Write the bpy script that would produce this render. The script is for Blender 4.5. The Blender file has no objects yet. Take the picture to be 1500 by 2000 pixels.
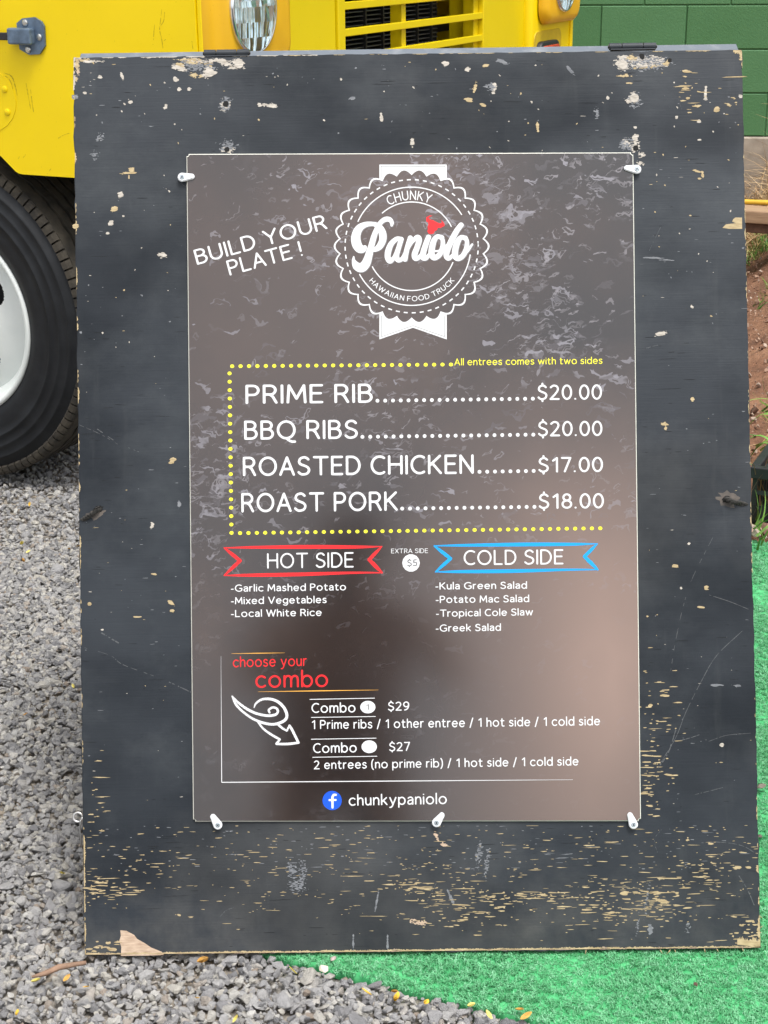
import bpy, bmesh, math, random
import numpy as np
from mathutils import Vector, Matrix, noise as mnoise
R_ = math.radians
rnd = random.Random(7)
nrng = np.random.default_rng(11)
sc = bpy.context.scene
COL = sc.collection

# ------------------------------------------------------------------ camera
CAM_H = 1.2838; PITCH = R_(20.5); ROLL = R_(0.6); FOC = 3000.0   # focal length in photo pixels (photo 1500 x 2000)
_r = Vector((1, 0, 0)); FW = Vector((0, math.cos(PITCH), -math.sin(PITCH))); _d = FW.cross(_r)
CR = _r * math.cos(ROLL) + _d * math.sin(ROLL)
CD = -_r * math.sin(ROLL) + _d * math.cos(ROLL)
CAM = Vector((0, 0, CAM_H))
cd = bpy.data.cameras.new('camera'); cam = bpy.data.objects.new('camera', cd); COL.objects.link(cam)
cd.sensor_fit = 'VERTICAL'; cd.sensor_height = 24; cd.sensor_width = 18; cd.lens = 36
cd.clip_start = 0.05; cd.clip_end = 400
cam.matrix_world = Matrix(((CR.x, -CD.x, -FW.x, 0), (CR.y, -CD.y, -FW.y, 0), (CR.z, -CD.z, -FW.z, CAM_H), (0, 0, 0, 1)))
sc.camera = cam

# ------------------------------------------------------------------ light
SUN_EL, SUN_AZ = R_(68), R_(150)          # azimuth clockwise from +Y: high, behind the photographer
w = bpy.data.worlds.new('World'); sc.world = w; w.use_nodes = True
nt = w.node_tree; nt.nodes.clear()
sky = nt.nodes.new('ShaderNodeTexSky'); sky.sky_type = 'NISHITA'; sky.sun_disc = False
sky.sun_elevation = SUN_EL; sky.sun_rotation = SUN_AZ; sky.dust_density = 4; sky.air_density = 1.0
hs = nt.nodes.new('ShaderNodeHueSaturation'); hs.inputs['Saturation'].default_value = 0.22
bg = nt.nodes.new('ShaderNodeBackground'); bg.inputs['Strength'].default_value = 0.15
wo = nt.nodes.new('ShaderNodeOutputWorld')
nt.links.new(sky.outputs[0], hs.inputs['Color']); nt.links.new(hs.outputs[0], bg.inputs[0]); nt.links.new(bg.outputs[0], wo.inputs[0])
sl = bpy.data.lights.new('sun', 'SUN'); sl.energy = 1.5; sl.angle = R_(16); sl.color = (1, .97, .92)
so = bpy.data.objects.new('sun', sl); COL.objects.link(so)
sv = Vector((math.sin(SUN_AZ) * math.cos(SUN_EL), math.cos(SUN_AZ) * math.cos(SUN_EL), math.sin(SUN_EL)))
so.rotation_euler = sv.to_track_quat('Z', 'Y').to_euler(); so.location = (0, 0, 8)
sc.view_settings.view_transform = 'Standard'; sc.view_settings.look = 'None'
sc.view_settings.gamma = 1; sc.view_settings.use_curve_mapping = False
sc.view_settings.exposure = 0.85
sc.cycles.max_bounces = 8

# ------------------------------------------------------------------ helpers
def srgb(r, g, b):
    f = lambda c: (c / 255 / 12.92) if c / 255 <= .04045 else ((c / 255 + .055) / 1.055) ** 2.4
    return (f(r), f(g), f(b), 1)

class NB:
    """small node builder"""
    def __init__(s, name):
        s.m = bpy.data.materials.new(name); s.m.use_nodes = True
        s.t = s.m.node_tree; s.n = s.t.nodes; s.l = s.t.links
        s.p = s.n['Principled BSDF']; s._c = None
    def coord(s, kind='Object'):
        if s._c is None: s._c = s.n.new('ShaderNodeTexCoord')
        return s._c.outputs[kind]
    def map(s, scale=(1, 1, 1), rot=(0, 0, 0), loc=(0, 0, 0), src=None):
        m = s.n.new('ShaderNodeMapping'); m.inputs['Scale'].default_value = scale
        m.inputs['Rotation'].default_value = rot; m.inputs['Location'].default_value = loc
        s.l.new(src or s.coord(), m.inputs[0]); return m.outputs[0]
    def noise(s, scale, detail=4, rough=.55, vec=None, dist=0, out=0):
        x = s.n.new('ShaderNodeTexNoise'); x.inputs['Scale'].default_value = scale
        x.inputs['Detail'].default_value = detail; x.inputs['Roughness'].default_value = rough
        x.inputs['Distortion'].default_value = dist
        s.l.new(vec or s.coord(), x.inputs['Vector']); return x.outputs[out]
    def vor(s, scale, vec=None, feature='F1', out=0):
        x = s.n.new('ShaderNodeTexVoronoi'); x.inputs['Scale'].default_value = scale; x.feature = feature
        s.l.new(vec or s.coord(), x.inputs['Vector']); return x.outputs[out]
    def ramp(s, fac, stops):
        x = s.n.new('ShaderNodeValToRGB'); e = x.color_ramp.elements
        while len(e) < len(stops): e.new(.5)
        for i, (p, c) in enumerate(stops):
            e[i].position = p; e[i].color = c if len(c) == 4 else (*c, 1)
        s.l.new(fac, x.inputs[0]); return x.outputs[0]
    def bw(s, fac, a, b):
        return s.ramp(fac, [(a, (0, 0, 0)), (b, (1, 1, 1))])
    def mix(s, fac, a, b, mode='MIX'):
        x = s.n.new('ShaderNodeMix'); x.data_type = 'RGBA'; x.blend_type = mode
        for k, v in ((0, fac), (6, a), (7, b)):
            if isinstance(v, (int, float)): x.inputs[k].default_value = v
            elif isinstance(v, tuple): x.inputs[k].default_value = v if len(v) == 4 else (*v, 1)
            else: s.l.new(v, x.inputs[k])
        return x.outputs[2]
    def math(s, op, a, b=0.):
        x = s.n.new('ShaderNodeMath'); x.operation = op
        for k, v in ((0, a), (1, b)):
            if isinstance(v, (int, float)): x.inputs[k].default_value = v
            else: s.l.new(v, x.inputs[k])
        return x.outputs[0]
    def bump(s, h, strength=.3, dist=.002, normal=None):
        x = s.n.new('ShaderNodeBump'); x.inputs['Strength'].default_value = strength; x.inputs['Distance'].default_value = dist
        s.l.new(h, x.inputs['Height'])
        if normal: s.l.new(normal, x.inputs['Normal'])
        s.l.new(x.outputs[0], s.p.inputs['Normal']); return x.outputs[0]
    def set(s, **k):
        for a, v in k.items():
            i = s.p.inputs[a.replace('_', ' ')]
            if isinstance(v, (int, float)): i.default_value = v
            elif isinstance(v, tuple): i.default_value = v if len(v) == 4 else (*v, 1)
            else: s.l.new(v, i)
        return s

def simple(name, col, rough=.6, var=.12, scale=30, metal=0, bump=.0, bscale=200):
    b = NB(name)
    n = b.noise(scale, 5)
    dark = tuple(c * (1 - var) for c in col[:3]); lite = tuple(min(1, c * (1 + var)) for c in col[:3])
    b.set(Base_Color=b.ramp(n, [(.3, dark), (.7, lite)]), Roughness=rough, Metallic=metal)
    if bump: b.bump(b.noise(bscale, 4), bump, .001)
    return b.m

def link(o, parent=None):
    COL.objects.link(o)
    if parent: o.parent = parent
    return o
def obj(name, me, mats=None, parent=None, kind=None):
    o = bpy.data.objects.new(name, me)
    if mats is not None:
        for m in (mats if isinstance(mats, (list, tuple)) else [mats]): me.materials.append(m)
    if kind: o['kind'] = kind
    return link(o, parent)
def bmobj(name, bm, mats=None, parent=None, kind=None, smooth=False):
    me = bpy.data.meshes.new(name); bm.normal_update(); bm.to_mesh(me); bm.free()
    if smooth: me.polygons.foreach_set('use_smooth', [True] * len(me.polygons))
    return obj(name, me, mats, parent, kind)
def pyobj(name, v, f, mats=None, parent=None, kind=None, smooth=False):
    me = bpy.data.meshes.new(name); me.from_pydata(v, [], f); me.update()
    if smooth: me.polygons.foreach_set('use_smooth', [True] * len(me.polygons))
    return obj(name, me, mats, parent, kind)
def tag(o, label, cat=None, group=None, kind=None):
    o['label'] = label
    if cat: o['category'] = cat
    if group: o['group'] = group
    if kind: o['kind'] = kind
    return o
def thing(name, label, cat, loc=(0, 0, 0), rotz=0, group=None, matrix=None):
    o = bpy.data.objects.new(name, None); COL.objects.link(o); o.empty_display_size = .1
    if matrix is not None: o.matrix_world = matrix
    else: o.location = loc; o.rotation_euler = (0, 0, rotz)
    return tag(o, label, cat, group)

def add_box(bm, lo, hi, bev=0, seg=2, mat=0, M=None):
    r = bmesh.ops.create_cube(bm, size=1); vs = r['verts']
    for v in vs:
        v.co = Vector([lo[i] + (v.co[i] + .5) * (hi[i] - lo[i]) for i in range(3)])
    fs = set(f for v in vs for f in v.link_faces)
    if bev:
        es = set(e for v in vs for e in v.link_edges)
        rb = bmesh.ops.bevel(bm, geom=list(es), offset=bev, segments=seg, affect='EDGES', profile=.5)
        vs = list(set(v for f in rb['faces'] for v in f.verts) | set(v for v in vs if v.is_valid))
        fs = set(f for v in vs for f in v.link_faces)
    for f in fs: f.material_index = mat
    if M is not None: bmesh.ops.transform(bm, matrix=M, verts=vs)
    return vs
def box(name, lo, hi, mat, parent=None, bev=0, kind=None, seg=2, smooth=False):
    bm = bmesh.new(); add_box(bm, lo, hi, bev, seg); return bmobj(name, bm, mat, parent, kind, smooth)
def add_cyl(bm, a, b, r1, r2=None, n=16, cap=True):
    a, b = Vector(a), Vector(b); r2 = r1 if r2 is None else r2
    q = (b - a).to_track_quat('Z', 'Y').to_matrix().to_4x4()
    M = Matrix.Translation((a + b) / 2) @ q
    return bmesh.ops.create_cone(bm, cap_ends=cap, segments=n, radius1=r1, radius2=r2, depth=(b - a).length, matrix=M)['verts']
def add_lathe(bm, prof, n=48, M=None, closed=False):
    """prof: list of (axial, radius); axis is local X"""
    rings = []
    for k in range(n):
        a = 2 * math.pi * k / n
        rings.append([bm.verts.new((x, r * math.cos(a), r * math.sin(a))) for x, r in prof])
    m = len(prof); fs = []
    for k in range(n):
        A, B = rings[k], rings[(k + 1) % n]
        for i in range(m if closed else m - 1):
            j = (i + 1) % m
            fs.append(bm.faces.new((A[i], A[j], B[j], B[i])))
    if M is not None: bmesh.ops.transform(bm, matrix=M, verts=[v for r in rings for v in r])
    return fs
def add_prism(bm, pts, y0, y1, axis='Y'):
    """2D outline pts extruded between y0 and y1 along an axis"""
    def P(p, d):
        if axis == 'Y': return (p[0], d, p[1])
        if axis == 'X': return (d, p[0], p[1])
        return (p[0], p[1], d)
    A = [bm.verts.new(P(p, y0)) for p in pts]; B = [bm.verts.new(P(p, y1)) for p in pts]
    n = len(pts); f = [bm.faces.new(A), bm.faces.new(B[::-1])]
    for i in range(n): f.append(bm.faces.new((A[i], B[i], B[(i + 1) % n], A[(i + 1) % n])))
    bmesh.ops.recalc_face_normals(bm, faces=f); return A + B
def tube_mesh(bm, pts, rad, n=8, closed=False):
    pts = [Vector(p) for p in pts]; m = len(pts); rings = []
    up = Vector((0.13, .2, 1)).normalized()
    for i, p in enumerate(pts):
        t = (pts[min(i + 1, m - 1)] - pts[max(i - 1, 0)]).normalized()
        a = t.cross(up); a = a.normalized() if a.length > 1e-4 else Vector((1, 0, 0)); b = t.cross(a).normalized()
        r = rad[i] if isinstance(rad, (list, tuple)) else rad
        rings.append([bm.verts.new(p + (a * math.cos(2 * math.pi * k / n) + b * math.sin(2 * math.pi * k / n)) * r) for k in range(n)])
    for i in range(m - 1):
        for k in range(n): bm.faces.new((rings[i][k], rings[i][(k + 1) % n], rings[i + 1][(k + 1) % n], rings[i + 1][k]))
    bm.faces.new(rings[0][::-1]); bm.faces.new(rings[-1])
def smoothpath(pts, sub=6):
    """Catmull-Rom through tuples of any length"""
    P = [np.array(p, float) for p in pts]; P = [2 * P[0] - P[1]] + P + [2 * P[-1] - P[-2]]; out = []
    for i in range(1, len(P) - 2):
        for k in range(sub):
            t = k / sub
            out.append(.5 * ((2 * P[i]) + (-P[i - 1] + P[i + 1]) * t + (2 * P[i - 1] - 5 * P[i] + 4 * P[i + 1] - P[i + 2]) * t * t + (-P[i - 1] + 3 * P[i] - 3 * P[i + 1] + P[i + 2]) * t ** 3))
    out.append(P[-2]); return [tuple(o) for o in out]

def photo_ray(x, y): return FW + CR * ((x - 750) / FOC) + CD * ((y - 1000) / FOC)
def on_ground(x, y, z=0.):
    d = photo_ray(x, y); return CAM + d * ((z - CAM_H) / d.z)

# ================================================================== SETTING
S_DIR = Vector((math.cos(R_(25.5)), -math.sin(R_(25.5)), 0))      # along the truck's flank, towards the right
T_DIR = Vector((math.sin(R_(25.5)), math.cos(R_(25.5)), 0))       # along the truck's nose, away
TURF_DIR = Vector((.9272, -.3746, 0)); TURF_N = Vector((.3746, .9272, 0))
TURF_A = Vector((-.17, 1.745, 0)); TURF_W = 1.765; TURF_L = 3.4

def bank_z(x, y):
    q = TURF_N.x * x + TURF_N.y * y - (TURF_A.x * TURF_N.x + TURF_A.y * TURF_N.y + TURF_W)
    s = TURF_DIR.x * x + TURF_DIR.y * y
    z = 0 if q < .02 else .073 * q
    if q > 2.78: z = .203 + min(.17, (q - 2.78) * .12) + .06
    edge = (x - (.55 + max(0, (y - 3.2)) * .28)) / .5          # falls away towards the truck's nose
    k = max(0, min(1, edge)); k = k * k * (3 - 2 * k)
    return z * k, k, q

# ground sheet
b = NB('ground_grit')
b.set(Base_Color=b.mix(b.bw(b.noise(3, 6), .35, .65), b.ramp(b.noise(160, 6), [(.3, (.17, .16, .15)), (.7, (.36, .35, .33))]), b.ramp(b.noise(120, 6), [(.3, (.22, .18, .14)), (.7, (.42, .36, .28))])), Roughness=.95)
b.bump(b.noise(140, 6), .8, .01)
M_GRIT = b.m
v = [(-120, -120, -.024), (120, -120, -.024), (120, 160, -.024), (-120, 160, -.024)]
o = pyobj('ground', v, [(0, 1, 2, 3)], M_GRIT, kind='structure'); o['label'] = 'grey gravel yard with brown grit between the stones'

_P0 = on_ground(-108, 955); _PC = _P0 + S_DIR * .818
def _ss(t): t = np.clip(t, 0, 1); return t * t * (3 - 2 * t)
def gz(X, Y):
    d = -((X - _PC.x) * S_DIR.x + (Y - _PC.y) * S_DIR.y) + .5
    return .034 * _ss(d / .8) * _ss((Y - 2.2) / 1.0)
gx, gy_ = np.meshgrid(np.arange(-8, 2.6, .12), np.arange(1.9, 12, .12)); gzz = gz(gx, gy_) - .0235; n_ = gx.shape[1]
F = [(j * n_ + i, j * n_ + i + 1, (j + 1) * n_ + i + 1, (j + 1) * n_ + i) for j in range(gx.shape[0] - 1) for i in range(n_ - 1)]
o = pyobj('gravel_bed', [tuple(p) for p in np.stack([gx.ravel(), gy_.ravel(), gzz.ravel()], 1)], F, M_GRIT, kind='structure', smooth=True); o['label'] = 'slightly raised gravel bed under the yellow truck'

# dirt bank
b = NB('brown_dirt')
c = b.ramp(b.noise(7, 8, .6), [(.25, (.10, .045, .026)), (.5, (.22, .105, .058)), (.72, (.33, .175, .10))])
c = b.mix(b.bw(b.noise(70, 5, .6), .55, .7), c, (.13, .07, .045))
b.set(Base_Color=c, Roughness=.95); b.bump(b.noise(60, 8, .65), 1, .012)
M_DIRT = b.m
xs = np.arange(.3, 5.2, .035); ys = np.arange(2.2, 9.2, .035); V = []; F = []
for j, y in enumerate(ys):
    for i, x in enumerate(xs):
        z, k, q = bank_z(x, y)
        n1 = mnoise.fractal(Vector((x * 3, y * 3, 0)), 1, 2, 5) * .02 * min(1, max(0, q) * 2) + mnoise.noise(Vector((x * 22, y * 22, 3))) * .006 * min(1, max(0, q) * 4)
        V.append((x, y, z + n1 * k - .02 * (1 - k) - (.012 if q < .05 else 0)))
nx = len(xs)
for j in range(len(ys) - 1):
    for i in range(nx - 1):
        a = j * nx + i
        F.append((a, a + 1, a + nx + 1, a + nx))
o = pyobj('dirt_bank', V, F, M_DIRT, kind='structure', smooth=True); o['label'] = 'sloping bank of reddish brown dirt'

# block wall --------------------------------------------------------
WALL_P = Vector((1.5, 7.72, 0)); WALL_YAW = R_(-10); WALL_Z0 = .358
b = NB('green_block_paint')
c = b.ramp(b.noise(1.6, 6, .6), [(.3, (.050, .150, .050)), (.7, (.078, .205, .085))])
rn = b.n.new('ShaderNodeObjectInfo')
c = b.mix(.25, c, b.ramp(rn.outputs['Random'], [(0, (.045, .14, .045)), (1, (.10, .23, .11))]))
c = b.mix(b.bw(b.noise(26, 8, .7, vec=b.map((1, 1, 3), (0, 0, .5))), .66, .78), c, (.13, .26, .14))
b.set(Base_Color=c, Roughness=.62); b.bump(b.noise(90, 8, .7), .5, .004)
M_GREEN = b.m
b = NB('green_joint_paint'); b.set(Base_Color=b.ramp(b.noise(9, 6), [(.3, (.035, .11, .038)), (.7, (.07, .185, .075))]), Roughness=.8); M_GJ = b.m
wall = thing('block_wall', 'green painted concrete block wall behind the yellow truck', 'wall', matrix=Matrix.Translation(WALL_P + Vector((0, 0, WALL_Z0))) @ Matrix.Rotation(WALL_YAW, 4, 'Z'))
bm = bmesh.new(); add_box(bm, (-8.1, .006, 0), (4.9, .19, 3.25)); bmobj('mortar', bm, M_GJ, wall)
bm = bmesh.new(); add_box(bm, (-8.1, -.05, -.30), (4.9, .25, -.003), .004); bmobj('footing', bm, simple('pale_concrete', (.33, .28, .23), .9, .25, 14, bump=.5), wall)
blkme = None
BW, BH, J = .4064, .2032, .006
for row in range(16):
    off = -8.1 + (.5 * BW if row % 2 else 0) - .028 + .125 - .150
    for k in range(32):
        x0 = off + k * BW
        if x0 + BW > 4.9 or x0 < -8.1: continue
        near = -2.2 < x0 < 2.2 and row < 8
        if not near and row > 9: pass
        if blkme is None:
            bm = bmesh.new(); add_box(bm, (J / 2, 0, J / 2), (BW - J / 2, .10, BH - J / 2), .003, 1)
            bmesh.ops.delete(bm, geom=[f for f in bm.faces if f.normal.y > .9], context='FACES')
            o = bmobj('block', bm, M_GREEN, wall); blkme = o.data
        else: o = obj('block', blkme, None, wall)
        if row >= 9:                                   # the far upper courses stay within the part limit below
            pass
        o.location = (x0, rnd.uniform(-.0012, .0012), row * BH)
# keep 300 largest-showing blocks as parts, join the others
blks = [o for o in wall.children if o.name.startswith('block')]
blks.sort(key=lambda o: abs(o.location.x - .1) / BW + o.location.z / BH * 1.2)
rest = blks[300:]
if rest:
    bm = bmesh.new()
    for o in rest:
        n0 = len(bm.verts); bm.from_mesh(blkme); bm.verts.ensure_lookup_table()
        for v in bm.verts[n0:]: v.co += o.location
    bmobj('upper_blocks', bm, M_GREEN, wall, 'stuff')
    for o in rest: bpy.data.objects.remove(o)

# ================================================================== TRUCK
P0 = on_ground(-108, 955); PC = P0 + S_DIR * .818
truck = thing('food_truck', 'bright yellow step van food truck parked behind the menu board', 'truck', (PC.x, PC.y, 0), R_(64.5))
def ypaint(name, col, deep):
    b = NB(name)
    c = b.mix(b.bw(b.noise(2.2, 5), .35, .7), col, tuple(x * .93 for x in col))
    c = b.mix(b.bw(b.noise(240, 3, .5), .70, .76), c, tuple(x * .6 for x in col))
    b.set(Base_Color=c, Roughness=b.ramp(b.noise(5, 6), [(.3, (.28,) * 3), (.7, (.42,) * 3)]))
    b.p.inputs['Coat Weight'].default_value = .06; b.p.inputs['Specular IOR Level'].default_value = .35; b.p.inputs['Coat Roughness'].default_value = .12
    b.bump(b.noise(7, 3), .12, .01); return b.m
M_YEL = ypaint('yellow_paint', (.84, .61, .0), 1)
M_YEL2 = ypaint('grille_yellow_paint', (.70, .53, .002), 1)
M_ORG = ypaint('orange_yellow_paint', (.76, .42, .012), 1)
M_BLK = simple('black_metal', (.012, .012, .013), .5, .3, 40)
M_DRK = simple('dark_chassis', (.01, .01, .01), .8, .3, 10)
M_CHR = simple('chrome', (.75, .76, .78), .12, .04, 60, metal=1)
M_BLUE = simple('blue_grey_cast_metal', (.115, .165, .235), .42, .25, 60, metal=.35, bump=.3, bscale=300)
M_SCREW = simple('bright_screw', (.6, .6, .57), .3, .1, 90, metal=1)

# flank with wheel arches, extruded sheet
def arc(cy, cz, r, a0, a1, n): return [(cy + r * math.cos(R_(a0 + (a1 - a0) * k / n)), cz + r * math.sin(R_(a0 + (a1 - a0) * k / n))) for k in range(n + 1)]
flank = [(.012, .795), (.486, .7955), (.497, .797), (.505, .801), (.546, .836), (.60, .885), (.68, .925), (.80, .93), (.93, .88), (1.05, .78), (1.12, .62), (1.14, .42), (3.55, .42)]
flank += [(3.58, .62), (3.66, .78), (3.8, .88), (3.95, .92), (4.1, .92), (4.25, .86), (4.36, .76), (4.42, .6), (4.44, .42), (5.7, .42), (5.7, 2.75), (5.62, 2.84), (.95, 2.84), (.85, 2.78), (.40, 1.42), (.04, 1.36), (.012, 1.33)]
for x0, x1 in ((0, .022), (2.338, 2.36)):
    bm = bmesh.new(); add_prism(bm, flank, x0, x1, 'X')
    bmobj('side_panel', bm, M_YEL, truck)
# nose corners (rounded posts joining flank and front)
for x0 in (.003, 2.337):
    bm = bmesh.new(); add_box(bm, (x0, -.001, .8), (x0 + .02, .0115, 1.335), .003); bmobj('corner_trim', bm, M_YEL, truck)
# front skin
def panel(name, x0, x1, z0, z1, y0=0, y1=.03, mat=M_YEL2, bev=.004): return box(name, (x0, y0, z0), (x1, y1, z1), mat, truck, bev)
panel('front_panel', .33, .663, .80, 1.40, .03, .05); panel('front_panel', 1.651, 2.06, .80, 1.40, .03, .05)
panel('front_panel', .663, 1.651, 1.345, 1.40, .03, .05); panel('front_panel', .663, 1.651, .80, .83, .03, .05)
box('under_nose', (.62, .60, .62), (1.74, .85, .80), M_DRK, truck, .01)
panel('hood', .02, 2.34, 1.401, 1.43, 0, .42, M_YEL, .01)
panel('windshield_frame', .02, 2.34, 1.435, 1.5, .40, .46, M_YEL)
# windscreen, roof, rear, inner dark floor
bm = bmesh.new(); q = [(.09, .47, 1.5), (2.27, .47, 1.5), (2.27, .86, 2.6), (.09, .86, 2.6)]
vs = [bm.verts.new(p) for p in q] + [bm.verts.new((p[0], p[1] + .01, p[2])) for p in q]
for f in ((0, 1, 2, 3), (7, 6, 5, 4), (0, 4, 5, 1), (1, 5, 6, 2), (2, 6, 7, 3), (3, 7, 4, 0)): bm.faces.new([vs[i] for i in f])
b = NB('dark_glass'); b.set(Base_Color=b.ramp(b.noise(3), [(0, (.02, .025, .03)), (1, (.03, .035, .04))]), Roughness=.05); M_DGL = b.m
bmobj('windshield', bm, M_DGL, truck)
box('roof', (.022, .95, 2.80), (2.338, 5.69, 2.838), M_YEL, truck, .01)
box('rear_wall', (.022, 5.66, .45), (2.338, 5.69, 2.80), M_YEL, truck, .004)
box('chassis', (.55, .90, .38), (1.80, 5.5, .615), M_DRK, truck, .01)
box('inner_floor', (.03, .3, 1.0), (2.33, 5.5, 1.03), M_DRK, truck)
box('inner_firewall', (.32, .40, .66), (2.04, .43, 1.38), M_DRK, truck)
bm = bmesh.new(); add_box(bm, (-.004, 1.2, 1.55), (-.001, 1.85, 2.35)); bmobj('side_window', bm, M_DGL, truck)
box('bumper', (.02, -.16, .40), (2.34, -.06, .60), simple('bumper_black', (.03, .03, .03), .5), truck, .02)
# grille: frame, bars, mullions, radiator
gf = box('grille', (.6665, .024, .832), (.704, .06, 1.343), M_YEL2, truck, .003)
box('grille_frame', (1.608, .024, .832), (1.648, .06, 1.343), M_YEL2, gf, .003)
box('grille_flange', (1.6005, .0605, .832), (1.606, .13, 1.343), M_YEL2, gf)
for k in range(-3, 5):
    zc = 1.0665 + k * .0625
    box('grille_bar', (.7045, .026, zc - .009), (1.6075, .040, zc + .009), M_YEL2, gf, .0015)
for x, w_ in ((1.068, .026), (1.572, .034)):
    box('grille_mullion', (x, .0405, .832), (x + w_, .075, 1.343), M_YEL2, gf, .0015)
rad = bmesh.new()
for k in range(44):
    z = .835 + k * .0115
    add_box(rad, (.76, .15, z), (1.56, .185, z + .0025))
o = bmobj('radiator_fins', rad, simple('radiator_metal', (.10, .105, .11), .45, .2, 50, metal=.6), gf, 'stuff')
rad = bmesh.new()
for x in (.86, .875, 1.06, 1.17, 1.27, 1.285, 1.40, 1.50): add_box(rad, (x, .143, .835), (x + .006, .19, 1.34))
bmobj('radiator_tubes', rad, M_BLK, gf, 'stuff')
box('radiator_shroud', (.66, .192, .80), (1.65, .22, 1.36), M_DRK, gf)
# headlight pods
b = NB('headlight_glass')
b.set(Base_Color=(.86, .93, .94), Roughness=.02); b.p.inputs['Transmission Weight'].default_value = .97; b.p.inputs['IOR'].default_value = 1.12
wv = b.n.new('ShaderNodeTexWave'); wv.inputs['Scale'].default_value = 30; wv.bands_direction = 'X'; b.l.new(b.coord(), wv.inputs['Vector'])
b.bump(b.math('ADD', wv.outputs[1], b.vor(34, b.map((1, 1, .7)), 'F1', 0)), .15, .001); M_LENS = b.m
b = NB('headlight_reflector')
w1 = b.n.new('ShaderNodeTexWave'); w1.inputs['Scale'].default_value = 52; w1.bands_direction = 'X'; w1.inputs['Distortion'].default_value = .6; b.l.new(b.coord(), w1.inputs['Vector'])
bk = b.n.new('ShaderNodeTexBrick'); bk.inputs['Scale'].default_value = 30; bk.inputs['Color1'].default_value = (.95, .97, .98, 1); bk.inputs['Color2'].default_value = (.45, .55, .55, 1); bk.inputs['Mortar'].default_value = (.75, .8, .8, 1); bk.inputs['Mortar Size'].default_value = .01
b.l.new(b.map((1, 1, 1), (R_(90), 0, 0)), bk.inputs['Vector'])
zz0 = b.n.new('ShaderNodeSeparateXYZ'); b.l.new(b.coord(), zz0.inputs[0])
tone = b.ramp(zz0.outputs[2], [(0, (1, 1, 1)), (1, (1, 1, 1))])
cc = b.mix(.15, b.ramp(w1.outputs[1], [(.2, (.7, .78, .8)), (.75, (1, 1, 1))]), bk.outputs[0])
b.set(Base_Color=cc, Metallic=.92, Roughness=.12)
b.bump(b.vor(36, b.map((1, 1, .6))), .5, .004); M_REFL = b.m
def rbox(bm, x0, x1, z0, z1, y0, y1, r, inset=.02, n=6):
    """rounded-corner pod lid: outline with radius r, softened front edge"""
    def outline(d):
        out = []
        for cx, cz, a in ((x1 - r, z1 - r, 0), (x0 + r, z1 - r, 90), (x0 + r, z0 + r, 180), (x1 - r, z0 + r, 270)):
            for k in range(n + 1):
                t = R_(a + 90 * k / n); out.append((cx + (r - d) * math.cos(t), cz + (r - d) * math.sin(t)))
        return out
    rings = []
    for y, d in ((y1, 0), (y0 + inset, 0), (y0 + inset * .5, inset * .13), (y0 + inset * .13, inset * .5), (y0, inset)):
        rings.append([bm.verts.new((p[0], y, p[1])) for p in outline(d)])
    m = len(rings[0])
    for a, c in zip(rings, rings[1:]):
        for k in range(m): bm.faces.new((a[k], a[(k + 1) % m], c[(k + 1) % m], c[k]))
    bm.faces.new(rings[-1]); bmesh.ops.recalc_face_normals(bm, faces=bm.faces)
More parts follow.
